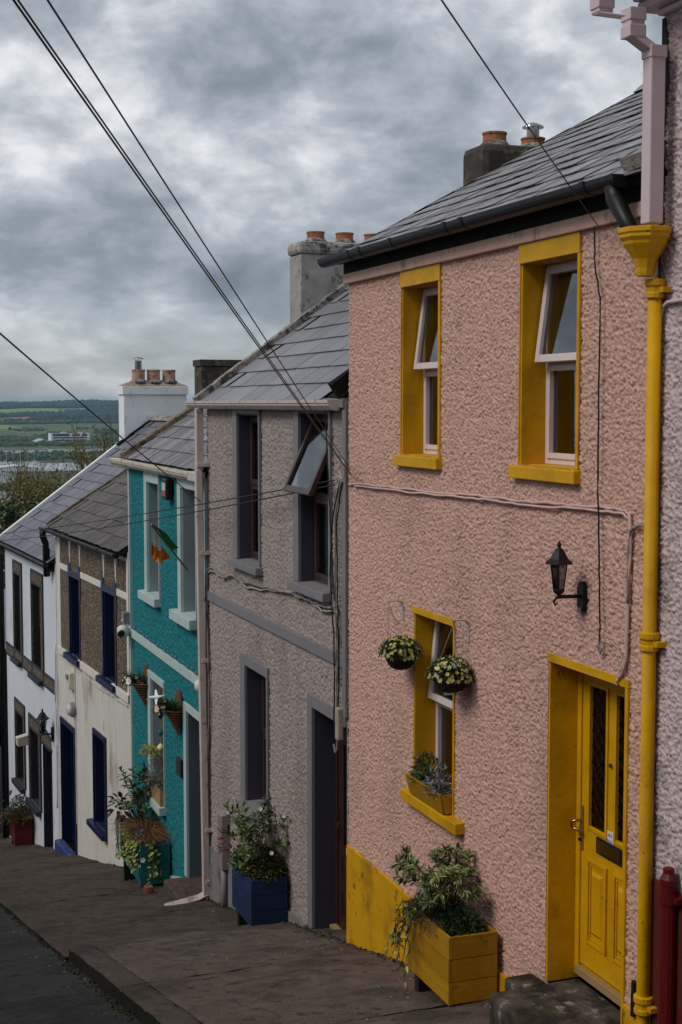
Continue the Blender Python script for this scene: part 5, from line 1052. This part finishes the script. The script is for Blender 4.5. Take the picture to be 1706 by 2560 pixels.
# teal house things
ob = root('sensor_box', FA, 0, 17.86, -1.05, 'black alarm box with red label between the upper windows of the teal house', 'alarm box')
m = MB(); m.box(-.11, -.012, 17.66, 17.92, -1.22, -.94); m.build('case', m_black, ob, bevel=.025)
m = MB(); m.box(-.113, -.1102, 17.70, 17.88, -1.10, -1.0); m.build('pale_label', M('pale_label', (.5, .5, .5), .5), ob); m = MB(); m.box(-.113, -.1102, 17.70, 17.88, -1.17, -1.11); m.build('red_label', M('red_label', (.4, .06, .08), .5), ob)
ob = root('security_camera', FA, 0, 20.38, -3.25, 'white dome security camera below a grey box at the far end of the teal house', 'security camera')
m = MB(); m.tube([(-.02, 20.42, -3.30), (-.07, 20.43, -3.30)], .085, 14); m.build('base', M('white_plastic', (.66, .64, .58), .4), ob)
m = MB(); m.lathe([(.02, -.10), (.07, -.07), (.09, -.01), (.085, .05), (.05, .085), (.01, .095)], (-.14, 20.36, -3.30), 14); m.build('dome', M('white_plastic', (.66, .64, .58), .4), ob, smooth=True)
m = MB(); m.tube([(-.17, 20.29, -3.31), (-.20, 20.245, -3.325)], .048, 12); m.build('lens', m_black, ob)
ob = root('wall_box', FA, 0, 20.4, -3.1, 'small grey wall box above the dome camera at the teal house corner', 'junction box'); m = MB(); m.box(-.13, -.015, 20.38, 20.52, -3.20, -3.03); m.build('case', m_gpipe, ob, bevel=.01); m = MB(); m.tube([(-.13, 20.42, -3.15), (-.15, 20.42, -3.15)], .02, 8); m.build('knob', m_upvc, ob)
ob = root('security_camera', FA, 0, 16.25, -3.27, 'cream half dome behind the downpipe on the mint band of the teal house', 'security camera'); m = MB(); m.lathe([(.09, 0), (.085, .05), (.05, .09), (.01, .1)], (0, 0, 0), 14); m.v = [(-v[2] - .02, 16.22 + v[0], -3.33 + v[1]) for v in m.v]; m.build('dome', M('white_plastic', (.66, .64, .58), .4), ob, smooth=True)
# fairy lights above the belt
m = MB(); P = [(-.03, 20.3 - i * .21, -3.245 + (.018 if i % 2 else -.0)) for i in range(20)]; m.tube(P, .006, 4)
o = m.top('string_lights', m_pole, FA, P[0], 'string of tiny unlit lights along the mint band of the teal house', 'string lights')
bl = MB().lathe([(.003, -.014), (.008, -.008), (.007, .004), (.002, .01)], (0, 0, 0), 6).mesh('bulb', M('tiny_bulb', (.4, .4, .38), .3))
for p in P: inst('bulb', bl, o, (p[0], p[1], p[2] + .022))
# flag
ob = root('flag', FA, -.02, 17.15, -1.98, 'green, white and orange tricolour hanging from a bamboo pole on the teal house', 'flag')
A = Vector((.10, 17.10, -1.97)); B = Vector((-.42, 17.05, -1.36)) 
A = Vector((-.02, 17.10, -1.995)); B = Vector((-.53, 16.60, -1.435))
m = MB(); m.tube([A + (B - A) * t for t in np.linspace(-.12, 1.02, 9)], [.011] * 9, 6)
for t in np.linspace(0, 1, 7): m.tube([A + (B - A) * (t - .008), A + (B - A) * (t + .008)], .014, 6)
m.build('pole', M('bamboo', (.30, .20, .10), .6, .2, 10), ob)
def flag_part(cols_fn):
    pass
# three bands that hang in folds below the upper half of the pole; band i lies across the fly
n_s, n_t = 9, 12
ax = (B - A).normalized(); L0, L1 = .42, .98; ln = (B - A).length
fly = Vector((.05, .55, -.83)); 
def fp(s, t):
    """s along the hoist (0 low - 1 tip), t along the fly"""
    p = A + (B - A) * (L0 + (L1 - L0) * s); d = .40 * t
    fold = .035 * math.sin(s * 7 + t * 2.5) * t
    g = Vector((.10 * (1 - s), .10 * (1 - s) + .02, -1.0)).normalized()
    squeeze = 1 - .28 * t
    c = A + (B - A) * (L0 + (L1 - L0) * .62)
    return c + (p - c) * squeeze + g * d + Vector((fold, fold * 1.2, 0)) + Vector((0, 0, -.03 * math.sin(s * 5) * t))
def pole_pt(s): return A + (B - A) * (1 - .62 * s)
def band(nm, rows, col):
    m = MB(); n = len(rows[0]); m.add([p for r_ in rows for p in r_], [(i * n + k, i * n + k + 1, (i + 1) * n + k + 1, (i + 1) * n + k) for i in range(len(rows) - 1) for k in range(n - 1)]); m.build(nm, M('flag_' + nm, col, .75, .08, 8), ob, smooth=True)
SS = np.linspace(0, 1, 14); upr = Vector((.35, -.62, .30)).normalized(); dn = Vector((-.02, .10, -1)).normalized()
gw = lambda s: .13 * min(1, s / .5) * (1 - .45 * max(0, s - .6))
band('green_band', [[pole_pt(s) + upr * gw(s) * t + Vector((.02 * math.sin(s * 6 + t), 0, 0)) for s in SS] for t in (0, .35, .7, 1)], (.010, .24, .04))
fw = lambda s: Vector((.012 * math.sin(s * 14), .03 * math.sin(s * 12), 0))
base_ = lambda s: pole_pt(.02) + (pole_pt(.48) - pole_pt(.02)) * s
band('white_band', [[base_(s) + dn * (.20 * t * (1 - .1 * s)) + fw(s) * t + Vector((-.01, 0, 0)) for s in SS] for t in (0.02, .4, .75, 1)], (.70, .70, .72))
band('orange_band', [[base_(s) + dn * (.20 * (1 - .1 * s) + (.15 + .03 * math.sin(s * 20)) * t) + fw(s) * (1 + t) for s in SS] for t in (0, .35, .7, 1)], (.75, .20, .012))
b2 = lambda s: pole_pt(.50) + (pole_pt(.86) - pole_pt(.50)) * s
band('orange_fold', [[b2(s) + dn * ((.10 + (.20 - .16 * s) * t)) + Vector((0, .10 * t * (1 - s), 0)) + fw(s) * .6 for s in SS] for t in (0, .35, .7, 1)], (.75, .20, .012))
# wicker cones
def cone(u, z, lab):
    o = root('wall_planter', FA, 0, u, z, lab, 'wall planter', 'cone wall planters on the teal house')
    m = MB(); n = 12; R0 = .16
    prof = [(R0, .0), (R0 * .78, -.07), (R0 * .55, -.15), (R0 * .3, -.24), (.01, -.34)]
    vs = []; 
    for r, zz in prof: vs += [(-.03 - r * 1.05 * math.sin(math.pi * k / n), u + r * 1.05 * math.cos(math.pi * k / n), z + zz) for k in range(n + 1)]
    m.add(vs, [(i * (n + 1) + k, i * (n + 1) + k + 1, (i + 1) * (n + 1) + k + 1, (i + 1) * (n + 1) + k) for i in range(4) for k in range(n)]); m.build('cone', m_cone, o)
    for i in range(9):
        t = i / 9; r = R0 * (1 - t) * 1.03 + .004; zz = -.34 * t; m = MB(); m.tube([(-.03 - r * 1.05 * math.sin(math.pi * k / n), u + r * 1.05 * math.cos(math.pi * k / n), z + zz) for k in range(n + 1)], .011, 5); m.build('wicker_band', m_cone, o)
    m = MB(); m.prism([(u + .15 * math.cos(a), z - .02 + .28 * math.sin(a)) for a in [math.pi * i / 12 for i in range(13)]] , 'd', -.035, -.014); m.build('back_panel', m_cone, o); return o
cone(19.38, -3.88, 'brown wicker cone planter at the far end of the teal house'); cone(17.42, -3.86, 'brown wicker cone planter right of the lower teal window')
tuft('trailing_flowers', 'pale pink and white flowers spilling from the far wicker cone', (4.02, 19.45, -3.90), (.16, .2, 0), .10, 260, .06, .03, [m_leafg, m_leafd], 'flowers', flowers=([FL_pink, FL_daisy], 16, .085))
tuft('grassy_herb', 'fine upright herb in the far wicker cone', (4.10, 19.38, -3.88), (.08, .1, 0), .2, 220, .22, .006, [m_leafg, m_leafd], 'plant', blade=True)
tuft('trailing_flowers', 'yellow and pink flowers spilling from the near wicker cone', (4.02, 17.5, -3.90), (.15, .2, 0), .12, 280, .06, .03, [m_leafg, m_leafd], 'flowers', flowers=([FL_pink, FL_yel], 14, .085))
tuft('grassy_herb', 'fine upright herb in the near wicker cone', (4.10, 17.40, -3.86), (.08, .1, 0), .2, 220, .22, .006, [m_leafg, m_leafd], 'plant', blade=True)
# gull ornament
ob = root('gull_ornament', F0, 3.95, 17.35, -3.62, 'white wooden gull on a spring above the near wicker cone', 'ornament')
G0 = Vector((3.83, 17.16, -3.63)); gx = Vector((.17, -.20, .055)); gx.normalize(); gy_ = Vector((.76, .65, 0)).normalized(); gz_ = Vector((0, 0, 1))
def gp(a, b, c): return G0 + gx * a + gy_ * b + gz_ * c
mw_ = M('white_wood', (.72, .72, .72), .5)
m = MB(); m.tube([gp(-.12, 0, 0), gp(-.10, 0, .008), (gp(-.06, 0, .004)), gp(0, 0, 0), gp(.06, 0, 0), gp(.13, 0, .012)], [.010, .017, .020, .026, .018, .006], 8); m.build('body', mw_, ob, smooth=True)
m = MB(); m.tube([gp(-.165, 0, -.012), gp(-.12, 0, -.001)], [.002, .008], 6); m.build('beak', m_ochre, ob)
for sg, e in ((1, (-.05, .05, .085)), (-1, (.03, -.05, -.085))):
    m = MB(); a, b, c, d = gp(-.03, 0, .01), gp(.03, 0, .01), gp(e[0] + .012, e[1], e[2]), gp(e[0] - .012, e[1], e[2]); o_ = Vector((0, 0, .006)); m.hexa([a, b, c, d], [a + o_, b + o_, c + o_, d + o_]); m.build('wing', mw_, ob)
m = MB(); m.tube([gp(.0, 0, -.02), gp(.05, .03, -.10), (4.0, 17.38, -3.88)], .005, 5); m.build('spring', m_charcoal, ob)
# shell mobile
ob = root('shell_mobile', FA, -.05, 18.6, -3.7, 'string mobile of shells and floats hanging in the lower teal window', 'mobile'); m = MB(); m.tube([(.03, 18.72, -3.78), (.03, 18.72, -4.72)], .006, 4); m.build('cord', M('jute_cord', (.3, .22, .12), .8), ob)
for z, r, c in ((-3.98, .05, m_charcoal), (-4.22, .035, m_blue), (-4.45, .04, m_teal), (-4.66, .05, m_cream_f)):
    m = MB(); m.lathe([(.004, -r * 1.3), (r * .9, -r * .5), (r, 0), (r * .9, r * .5), (.004, r * 1.3)], (.03, 18.72, z), 8); m.build('bead', c, ob, smooth=True)
# sill trough, cat, plants
ob = root('sill_trough', FA, .0, 18.35, -5.36, 'pale wooden trough on the lower sill of the teal house', 'window box')
m = MB(); m.box(-.075, -.055, 18.33, 18.92, -5.355, -5.15); m.build('front_board', M('pale_wood', (.40, .23, .10), .7, .2, 5, stretch=(1, 1, 6)), ob)
for u in (18.33, 18.90):
    m = MB(); m.box(-.054, .10, u, u + .02, -5.355, -5.16); m.build('end_board', M('pale_wood', (.40, .23, .10), .7), ob)
m = MB(); m.box(-.054, .10, 18.352, 18.898, -5.35, -5.20); m.build('soil', m_soil, ob)
tuft('silver_bush', 'silver leafed bush in the trough on the teal sill', (4.19, 18.62, -5.20), (.16, .30, 0), .52, 800, .075, .012, [m_leafs, M('grey_leaf', (.17, .17, .16)), m_leafs], 'plant', droop=.2)
tuft('yellow_yarrow', 'flat yellow flower heads above the silver bush', (4.12, 18.82, -4.76), (.16, .38, 0), .10, 420, .035, .02, [m_ochre, m_leafy], 'flowers')
ob = root('cat_ornament', FA, -.08, 19.05, -5.36, 'black cat silhouette peeping over the teal house sill', 'ornament')
m = MB(); m.prism([(19.02, -5.35), (19.24, -5.33), (19.33, -5.2), (19.34, -5.08), (19.36, -5.0), (19.29, -5.05), (19.20, -5.06), (19.14, -5.02), (19.12, -5.10), (19.02, -5.14), (18.94, -5.2), (18.94, -5.34)], 'd', -.085, -.06); m.build('silhouette', m_black, ob, bevel=.004)
ob = root('house_sign', FA, -.01, 17.3, -4.6, 'small dark slate plaque beside the teal house doorway', 'sign'); m = MB(); m.box(-.05, -.014, 17.27, 17.50, -4.70, -4.48); m.build('plate', m_charcoal, ob, bevel=.006)
ob = root('moss_tuft', FA, .3, 20.5, -.72, 'green tuft growing at the eaves end of the teal roof', 'plant'); m = MB()
for i in range(120): v = rdir(0, 1); simple_leaf(m, Vector((.02, 20.62, -.78)) + v * .08, v, .07, .02)
m.build('foliage', [m_leafg], ob)
# white house floodlight
ob = root('floodlight', FB, 0, 7.62, -6.6, 'pale box light sticking out between two lower windows of the white house', 'wall lamp'); m = MB(); m.hexa([(-.24, 7.55, -6.72), (-.02, 7.55, -6.70), (-.02, 7.75, -6.70), (-.24, 7.75, -6.72)], [(-.26, 7.55, -6.55), (-.04, 7.55, -6.50), (-.04, 7.75, -6.50), (-.26, 7.75, -6.55)]); m.build('case', M('aged_cream_plastic', (.56, .53, .42)), ob, bevel=.01)

# ================================================================== OVERHEAD CABLES
def over(pts_a, through, label, r=.009, sag=.12, ext=1.7, group='overhead cables'):
    A = Vector(pts_a); Pm = Vector(through); E_ = A + (Pm - A) * ext; P = []
    for t in np.linspace(0, 1, 15): P.append(A + (E_ - A) * t - Vector((0, 0, sag * 4 * t * (1 - t))))
    return cable('overhead_cable', [tuple(p) for p in P], r, m_pole, label, 'overhead cable', F0, group, n=5)
AN = (4.17, 11.16, -.60)
over(AN, (.133 * 4, 4., .275 * 4), 'lowest of the three black cables rising from the grey house corner to the upper left', .0038, .03)
over((4.17, 11.17, -.585), (.1342 * 4, 4., .2757 * 4), 'middle one of the three cables rising to the upper left', .0034, .022)
over((4.17, 11.18, -.55), (.153 * 4, 4., .279 * 4), 'uppermost of the three cables rising to the upper left', .0034, .022)
over((4.15, 7.13, 1.0), (.449 * 4.6, 4.6, .302 * 4.6), 'single black cable running from the pink house eaves to the top of the frame', .0036, .02)
over((4.14, 16.05, -1.14), (.1195 * 8, 8., .052 * 8), 'black cable crossing the river view to the teal house front', .0055, .05)
def span(a, b, label, sag):
    A, B_ = Vector(a), Vector(b); P = [tuple(A + (B_ - A) * t - Vector((0, 0, sag * 4 * t * (1 - t)))) for t in np.linspace(-.0, 1.04, 16)]; cable('overhead_cable', P, .0065, m_pole, label, 'overhead cable', F0, 'overhead cables')
span((4.11, 11.42, -.65), (3.40, 29.7, -2.66), 'upper one of two cables strung along the fronts of the lower houses', .04)
span((4.11, 11.42, -.69), (3.40, 29.7, -2.80), 'lower one of two cables strung along the fronts of the lower houses', .06)
cable('cable_coil', [(4.12, 11.2 + .06 * math.cos(a) + .05, -.55 + .08 * math.sin(a)) for a in np.linspace(0, 7, 16)], .006, m_pinkcable, 'pale loop of spare cable at the pink house corner', 'cable')

# ================================================================== TREES IN FRONT OF THE RIVER
def tree(label, x, y, zt, spread, seed, lean=0., leafy=.5, depth=5, dens=1.0, col=None, nb=3, up=.75):
    rr = random.Random(seed); zb = terrain_h(x, y) - .2; h = zt - zb; o = root('tree', F0, x, y, zb, label, 'tree', 'trees on the slope below the lane')
    tm, lm = MB(), MB(); tw = MB(); cnt = [0]
    def grow(p, d, L, r, k):
        pts = [p]; q = p; dd = d
        for i in range(3):
            dd = (dd + Vector((rr.uniform(-.14, .14), rr.uniform(-.14, .14), rr.uniform(-.03, .12)))).normalized(); q = q + dd * L / 3; pts.append(q)
        (tm if k >= depth - 1 else tw).tube(pts, [r, r * .88, r * .76, r * .62], 5 if k >= depth - 1 else 3, caps=False)
        if k <= 1:
            for i in range(int(7 * dens)):
                s = pts[rr.randint(1, 3)] + Vector((rr.uniform(-1, 1), rr.uniform(-1, 1), rr.uniform(-1, 1))) * .10
                if rr.random() < leafy:
                    v = Vector((rr.uniform(-1, 1), rr.uniform(-1, 1), rr.uniform(-.6, 1))).normalized(); L_ = rr.uniform(.07, .15); sd_ = v.cross(Vector((0.3, .2, 1))).normalized() * L_ * .3
                    lm.add([s, s + v * L_ * .5 + sd_, s + v * L_, s + v * L_ * .5 - sd_], [(0, 1, 2, 3)])
        if k == 0: return
        for i in range(nb if k > 1 else nb + 1):
            a = rr.uniform(.25, .62); az = rr.uniform(0, 6.28); u = dd.cross(Vector((0.2, 0.1, 1))); u = u.normalized() if u.length > .05 else Vector((1, 0, 0)); v = dd.cross(u)
            nd = (dd * math.cos(a) + (u * math.cos(az) + v * math.sin(az)) * math.sin(a) * spread + Vector((0, 0, up * .18))).normalized()
            grow(pts[3] if i < 2 else pts[2], nd, L * rr.uniform(.62, .84), max(r * .58, .011), k - 1)
    for s in range(2):
        grow(Vector((x + rr.uniform(-.4, .4), y + rr.uniform(-.4, .4), zb)), Vector((lean + rr.uniform(-.15, .15), rr.uniform(-.15, .15), 1)).normalized(), h * .30, h * .012, depth)
    top = max(v[2] for v in tw.v); k_ = (zt - zb) / (top - zb); kx = 1 + (k_ - 1) * .5
    for mb in (tm, tw, lm): mb.v = [(x + (v[0] - x) * kx, y + (v[1] - y) * kx, zb + (v[2] - zb) * k_) for v in mb.v]
    tm.build('trunk', m_bark, o); tw.build('twigs', m_twig, o); c = lm.build('crown', col or m_bud, o); return o
tree('bare budding tree at the far left edge above the river', 6.3, 50, -2.2, 1.3, 3, -.05, .85, 6, 1.1)
tree('many-stemmed budding tree left of the white verge', 7.0, 46, -1.5, 1.3, 8, 0., .75, 6, 1.0)
tree('budding tree in front of the white office block', 8.4, 52, -1.9, 1.25, 12, .0, .7, 6, .9)
tree('tall thin yellowish tree close to the white chimney', 11.1, 58, -.35, .8, 23, .02, .6, 5, 1.0, nb=4, up=1.6)
tree('slender budding tree between office block and chimney', 10.0, 55, -1.1, 1.0, 31, .0, .6, 6, .9)
def bush(label, c, rad, n, seed, mats):
    rr = random.Random(seed); o = root('bush', F0, c[0], c[1], terrain_h(c[0], c[1]), label, 'bush', 'evergreen bushes below the lane'); m = MB(); tk = MB()
    base = Vector((c[0], c[1], terrain_h(c[0], c[1])))
    for i in range(9):
        e = Vector(c) + Vector((rr.uniform(-1, 1) * rad[0] * .7, rr.uniform(-1, 1) * rad[1] * .7, rr.uniform(-.3, .7) * rad[2])); tk.tube([base, base + (e - base) * .5 + Vector((rr.uniform(-.3, .3), 0, .3)), e], [.07, .04, .015], 4)
    cl = [Vector((rr.gauss(0, .5) * rad[0], rr.gauss(0, .5) * rad[1], rr.uniform(-1, 1) * rad[2] * .8)) for _ in range(34)]
    for i in range(n):
        q = rr.choice(cl) + Vector((rr.gauss(0, .16), rr.gauss(0, .16), rr.gauss(0, .13))) * rad[0]; p = Vector(c) + q; v = Vector((rr.uniform(-1, 1), rr.uniform(-1, 1), rr.uniform(-.6, 1))).normalized(); L_ = rr.uniform(.08, .17); sd_ = v.cross(Vector((.3, .2, 1))).normalized() * L_ * .32
        m.add([p, p + v * L_ * .5 + sd_, p + v * L_, p + v * L_ * .5 - sd_], [(0, 1, 2, 3)], rr.randrange(len(mats)))
    tk.build('trunk', m_bark, o); m.build('crown', mats, o); return o
bush('dark green evergreen bush at the left edge behind the white verge', (5.35, 42, -3.9), (.75, .9, 1.0), 5000, 4, [m_leafg, m_leafd, m_leafd])
bush('olive green bush right under the budding trees', (6.35, 44, -3.7), (.8, .9, .8), 3500, 6, [m_leafg, m_bud, m_leafd])
bush('small dark bush close beside the white verge', (8.75, 48, -2.7), (.45, .5, .4), 1300, 9, [m_leafd])

# ================================================================== ACROSS THE RIVER
m_wwall = M('white_cladding', (.72, .73, .74), .6, .05, .05); m_win = M('dark_office_glass', (.02, .03, .045), .1, .1, .2); m_rfw = M('pale_roof_sheet', (.42, .44, .46), .5, .1, .1)
ob = root('office_building', F0, 279, 1700, -51, 'white office block with dark ribbon windows across the river', 'building')
m = MB(); 
X0, X1, Y0, Y1 = 256, 303, 1700, 1722
m.box(X0 + .3, X1 - .3, Y0 + 2.2, Y1, -51, -35.0)
m.build('core', m_win, ob)
for z0, z1 in ((-51, -47.5), (-45.2, -44.2), (-42.0, -41.0), (-39.0, -38.2), (-35.2, -34.6)):
    m = MB(); m.box(X0, X1, Y0, Y0 + 2.19, z0, z1); m.build('floor_slab', m_wwall, ob)
m = MB(); m.box(X0, X0 + 2, Y0 + .1, Y1, -51, -34.61); m.build('end_wall', m_wwall, ob)
m = MB(); m.box(X1 - 4, X1 - 1.5, Y0 - .3, Y1, -51, -34.61); m.box(X0 + 22, X0 + 25.5, Y0 - .3, Y0 + 2.3, -38.19, -35.21); m.box(X0 + 34, X0 + 37, Y0 - .3, Y0 + 2.3, -38.19, -35.21); m.build('white_panel', m_wwall, ob)
pm = MB().box(0, .35, 0, .2, 0, 2.2).mesh('mullion', m_wwall)
for i in range(15):
    for z in (-47.4, -44.2, -41.0): inst('mullion', pm, ob, (X0 + 3 + i * 2.8, Y0 + 1.9, z))
m = MB(); m.box(X0 + 13, X0 + 19, Y0 + 8, Y0 + 14, -34.6, -33.3); m.box(X0 + 33, X0 + 40, Y0 + 8, Y0 + 14, -34.6, -33.4); m.build('roof_plant', m_wwall, ob)
def shed(name, label, x0, x1, y0, y1, zb, ze, zr, wall, roofm, door=None):
    o = root(name, F0, (x0 + x1) / 2, y0, zb, label, 'building'); m = MB(); xm = (x0 + x1) / 2
    m.prism([(x0, zb), (x1, zb), (x1, ze), (xm, zr), (x0, ze)], 'u', y0, y1); m.build('wall', wall, o)
    m = MB(); e = (x1 - x0) * .04
    m.add([(x0 - e, y0 - .3, ze - .1), (xm, y0 - .3, zr + .15), (x1 + e, y0 - .3, ze - .1), (x0 - e, y1, ze - .1), (xm, y1, zr + .15), (x1 + e, y1, ze - .1)], [(0, 1, 4, 3), (1, 2, 5, 4)]); m.build('roof', roofm, o)
    if door:
        m = MB(); m.box(door[0], door[1], y0 - .08, y0 + .1, zb, door[2]); m.build('door', M('tan_door', (.35, .24, .12)), o)
    return o
shed('white_hall', 'white gabled hall left of the office block across the river', 240, 255, 1700, 1745, -51, -44.5, -41.5, m_wwall, m_rfw)
shed('boat_shed', 'low white shed with a grey roof on the near river bank', 83, 112, 900, 925, -49.6, -44.6, -41.2, m_wwall, m_rfw, (91.3, 92.8, -46.6))
shed('farm_building', 'long pale shed right of the budding trees across the river', 120, 150, 1060, 1085, -49.6, -46.6, -45.2, m_wwall, M('white_sheet_roof', (.62, .63, .64), .6, .06, .1))
shed('farm_building', 'pale orange building just left of the white chimney across the river', 322, 345, 1640, 1660, -50, -45.5, -43.5, M('pale_orange_wall', (.52, .38, .30)), m_rfw)
shed('farmhouse', 'tiny grey farmhouse among fields at the far left', 318, 352, 2720, 2740, -36, -32.3, -30.5, m_rfw, m_slatew)
# pylon
ob = root('electricity_pylon', F0, 230, 1750, -51.5, 'steel lattice electricity pylon across the river', 'pylon'); m = MB(); hh = [(0, 2.6), (8, 1.7), (13, 1.1), (19, .5)]
for (za, wa), (zb_, wb) in zip(hh, hh[1:]):
    for sx in (-1, 1):
        for sy in (-1, 1): m.tube([(230 + sx * wa, 1750 + sy * wa, -51.5 + za), (230 + sx * wb, 1750 + sy * wb, -51.5 + zb_)], .18, 4)
        m.tube([(230 + sx * wa, 1750 - wa, -51.5 + za), (230 - sx * wb, 1750 - wb, -51.5 + zb_)], .12, 4)
m.build('lattice', M('galvanised_lattice', (.42, .43, .43), .6), ob)
for z, w in ((13.5, 6.6), (17, 4.6)):
    m = MB(); m.tube([(230 - w, 1750, -51.5 + z), (230, 1750, -51.5 + z + .9), (230 + w, 1750, -51.5 + z)], .16, 4); m.tube([(230 - w, 1750, -51.5 + z), (230 + w, 1750, -51.5 + z)], .16, 4); m.build('cross_arm', M('galvanised_lattice', (.42, .43, .43), .6), ob)
# bridge
ob = root('road_bridge', F0, 190, 1500, -51, 'grey concrete road bridge across the river at the far left', 'bridge'); m = MB(); m.box(60, 222, 1500, 1512, -48.0, -46.9); m.build('deck', M('bridge_concrete', (.30, .29, .28), .8, .1, .1), ob); m = MB(); m.box(60, 222, 1499.6, 1500, -46.9, -46.2); m.build('parapet', M('pale_parapet', (.42, .42, .40)), ob)
pm = MB().box(-.8, .8, 0, 8, -52, -48).mesh('pier', M('bridge_concrete', (.3, .29, .28)))
for x in (164, 176, 188, 200, 212): inst('pier', pm, ob, (x, 1502, 0))
for o in ob.children:
    if o.name.startswith('pier'): o.location.z = 51
# masts
pm = MB(); pm.tube([(0, 0, 0), (0, 0, 11)], .11, 5); mast = pm.mesh('mast', M('white_mast', (.6, .6, .6)))
hm = MB(); hm.hexa([(-3, -1, 0), (3, -.8, 0), (3, .8, 0), (-3, 1, 0)], [(-4, -1.3, 1.2), (5, -.1, 1.4), (5, .1, 1.4), (-4, 1.3, 1.2)]); hm.box(-1.5, 1.5, -.8, .8, 1.2, 2.0); hull = hm.mesh('hull', M('white_hull', (.66, .66, .66)))
for k, (x, y) in enumerate(((126, 1210), (130, 1225), (139, 1205), (146, 1218), (149, 1200), (157, 1215), (160, 1190), (168, 1212), (121, 1195))):
    o = root('sailboat', F0, x, y, -49.8, 'white sailboat with a bare mast in the river marina', 'boat', 'sailboats moored in the marina'); inst('hull', hull, o, (x, y, -49.8)); inst('mast', mast, o, (x, y, -49.0))
# woods and hedges: one mass of small crowns
def woods():
    rr = random.Random(77); ico = bmesh.new(); bmesh.ops.create_icosphere(ico, subdivisions=1, radius=1); iv = [v.co.copy() for v in ico.verts]; fi = [tuple(v.index for v in f.verts) for f in ico.faces]; ico.free()
    near, far = MB(), MB()
    prof = [(300, -52), (835, -52), (850, -48.6), (1060, -49.2), (1090, -52), (1180, -52), (1240, -49), (1420, -48.9), (1500, -52), (1590, -51), (1620, -47.8), (1800, -46.5), (2000, -42.8), (2250, -38.2), (2500, -35.4), (2750, -31), (3000, -25.5), (3400, -15.5), (3700, -8), (4000, -3.5), (4300, -5)]
    a, b = zip(*prof)
    def zz(x, y):
        z = float(np.interp(y, a, b)); t = x / y
        return z + ((y - 1700) / 2300 * (3.0 * math.sin(t * 38 + 1.2) + 1.5 * math.sin(t * 95 + y * .004)) if y > 1700 else 0)
    def crown(m, t, y, r):
        x = t * y; z = zz(x, y); s = [rr.uniform(.7, 1.3) for _ in range(3)]; m.add([(x + v.x * r * s[0] * rr.uniform(.8, 1.2), y + v.y * r * s[1], z + r * .55 + v.z * r * .8 * s[2] * rr.uniform(.8, 1.2)) for v in iv], fi)
    T0, T1 = .10, .30
    for i in range(5200):     # top wood
        crown(far, rr.uniform(T0, T1), 3560 + 900 * rr.random() ** 1.4, rr.uniform(5, 9))
    for i in range(1500):     # middle wood
        t = rr.uniform(.135, .21); y = rr.uniform(2760, 3330)
        if (t - .135) * 9000 + 2760 > y or t > .175: crown(far, t, min(y, 3330 if t < .17 else 3500), rr.uniform(5, 9))
    for i in range(420): crown(far, rr.uniform(T0, .150), rr.uniform(2985, 3035), rr.uniform(4, 7))
    for i in range(160): crown(far, rr.uniform(T0, T1), rr.uniform(2690, 2730), rr.uniform(3, 5))
    for i in range(700): crown(near, rr.uniform(T0, T1), rr.uniform(2515, 2560), rr.uniform(2, 5))
    for i in range(1500):
        t, y = rr.uniform(T0, T1), rr.uniform(1900, 2240)
        if math.sin(t * 140 + y * .012) + math.sin(t * 60 - y * .02) > .35: crown(near, t, min(y, 2190), rr.uniform(1.5, 3.4))
    for i in range(1300): crown(near, rr.uniform(T0, T1), rr.uniform(1740, 1850), rr.uniform(2.5, 5))
    for i in range(500):
        t = rr.uniform(.09, .30)
        crown(near, t, rr.uniform(1625, 1690), rr.uniform(2, 4) if t < .18 else rr.uniform(1.5, 3))
    for i in range(900): crown(near, rr.uniform(.08, .30), rr.uniform(838, 852), rr.uniform(1.2, 2.2))
    for i in range(500): crown(near, rr.uniform(.09, .30), rr.uniform(1245, 1410), rr.uniform(1.5, 3.5))
    m1 = M('woodland', (.020, .048, .030), .9, .45, .05); m2 = M('hedgerow_green', (.035, .07, .02), .9, .5, .08)
    far.top('distant_woods', m1, F0, (0, 0, 0), 'dark woods covering the far hill', 'woods', None, 'stuff'); near.top('hedges', m2, F0, (0, 0, 0), 'hedges and scrub on the lower hillside', 'hedge', None, 'stuff')
woods()
# air between here and the hills
m = MB(); m.box(-1200, 3400, -80, 6900, -56, 26); hz = bpy.data.materials.new('haze'); hz.use_nodes = True; nt = hz.node_tree; nt.nodes.clear()
o_ = nt.nodes.new('ShaderNodeOutputMaterial'); pv = nt.nodes.new('ShaderNodeVolumePrincipled'); pv.inputs['Color'].default_value = (.50, .74, 1.0, 1); pv.inputs['Density'].default_value = .0001; pv.inputs['Anisotropy'].default_value = .2
nt.links.new(pv.outputs[0], o_.inputs['Volume'])
m.top('haze', hz, F0, (0, 0, 0), 'thin blue air over the river', 'haze', None, 'stuff')
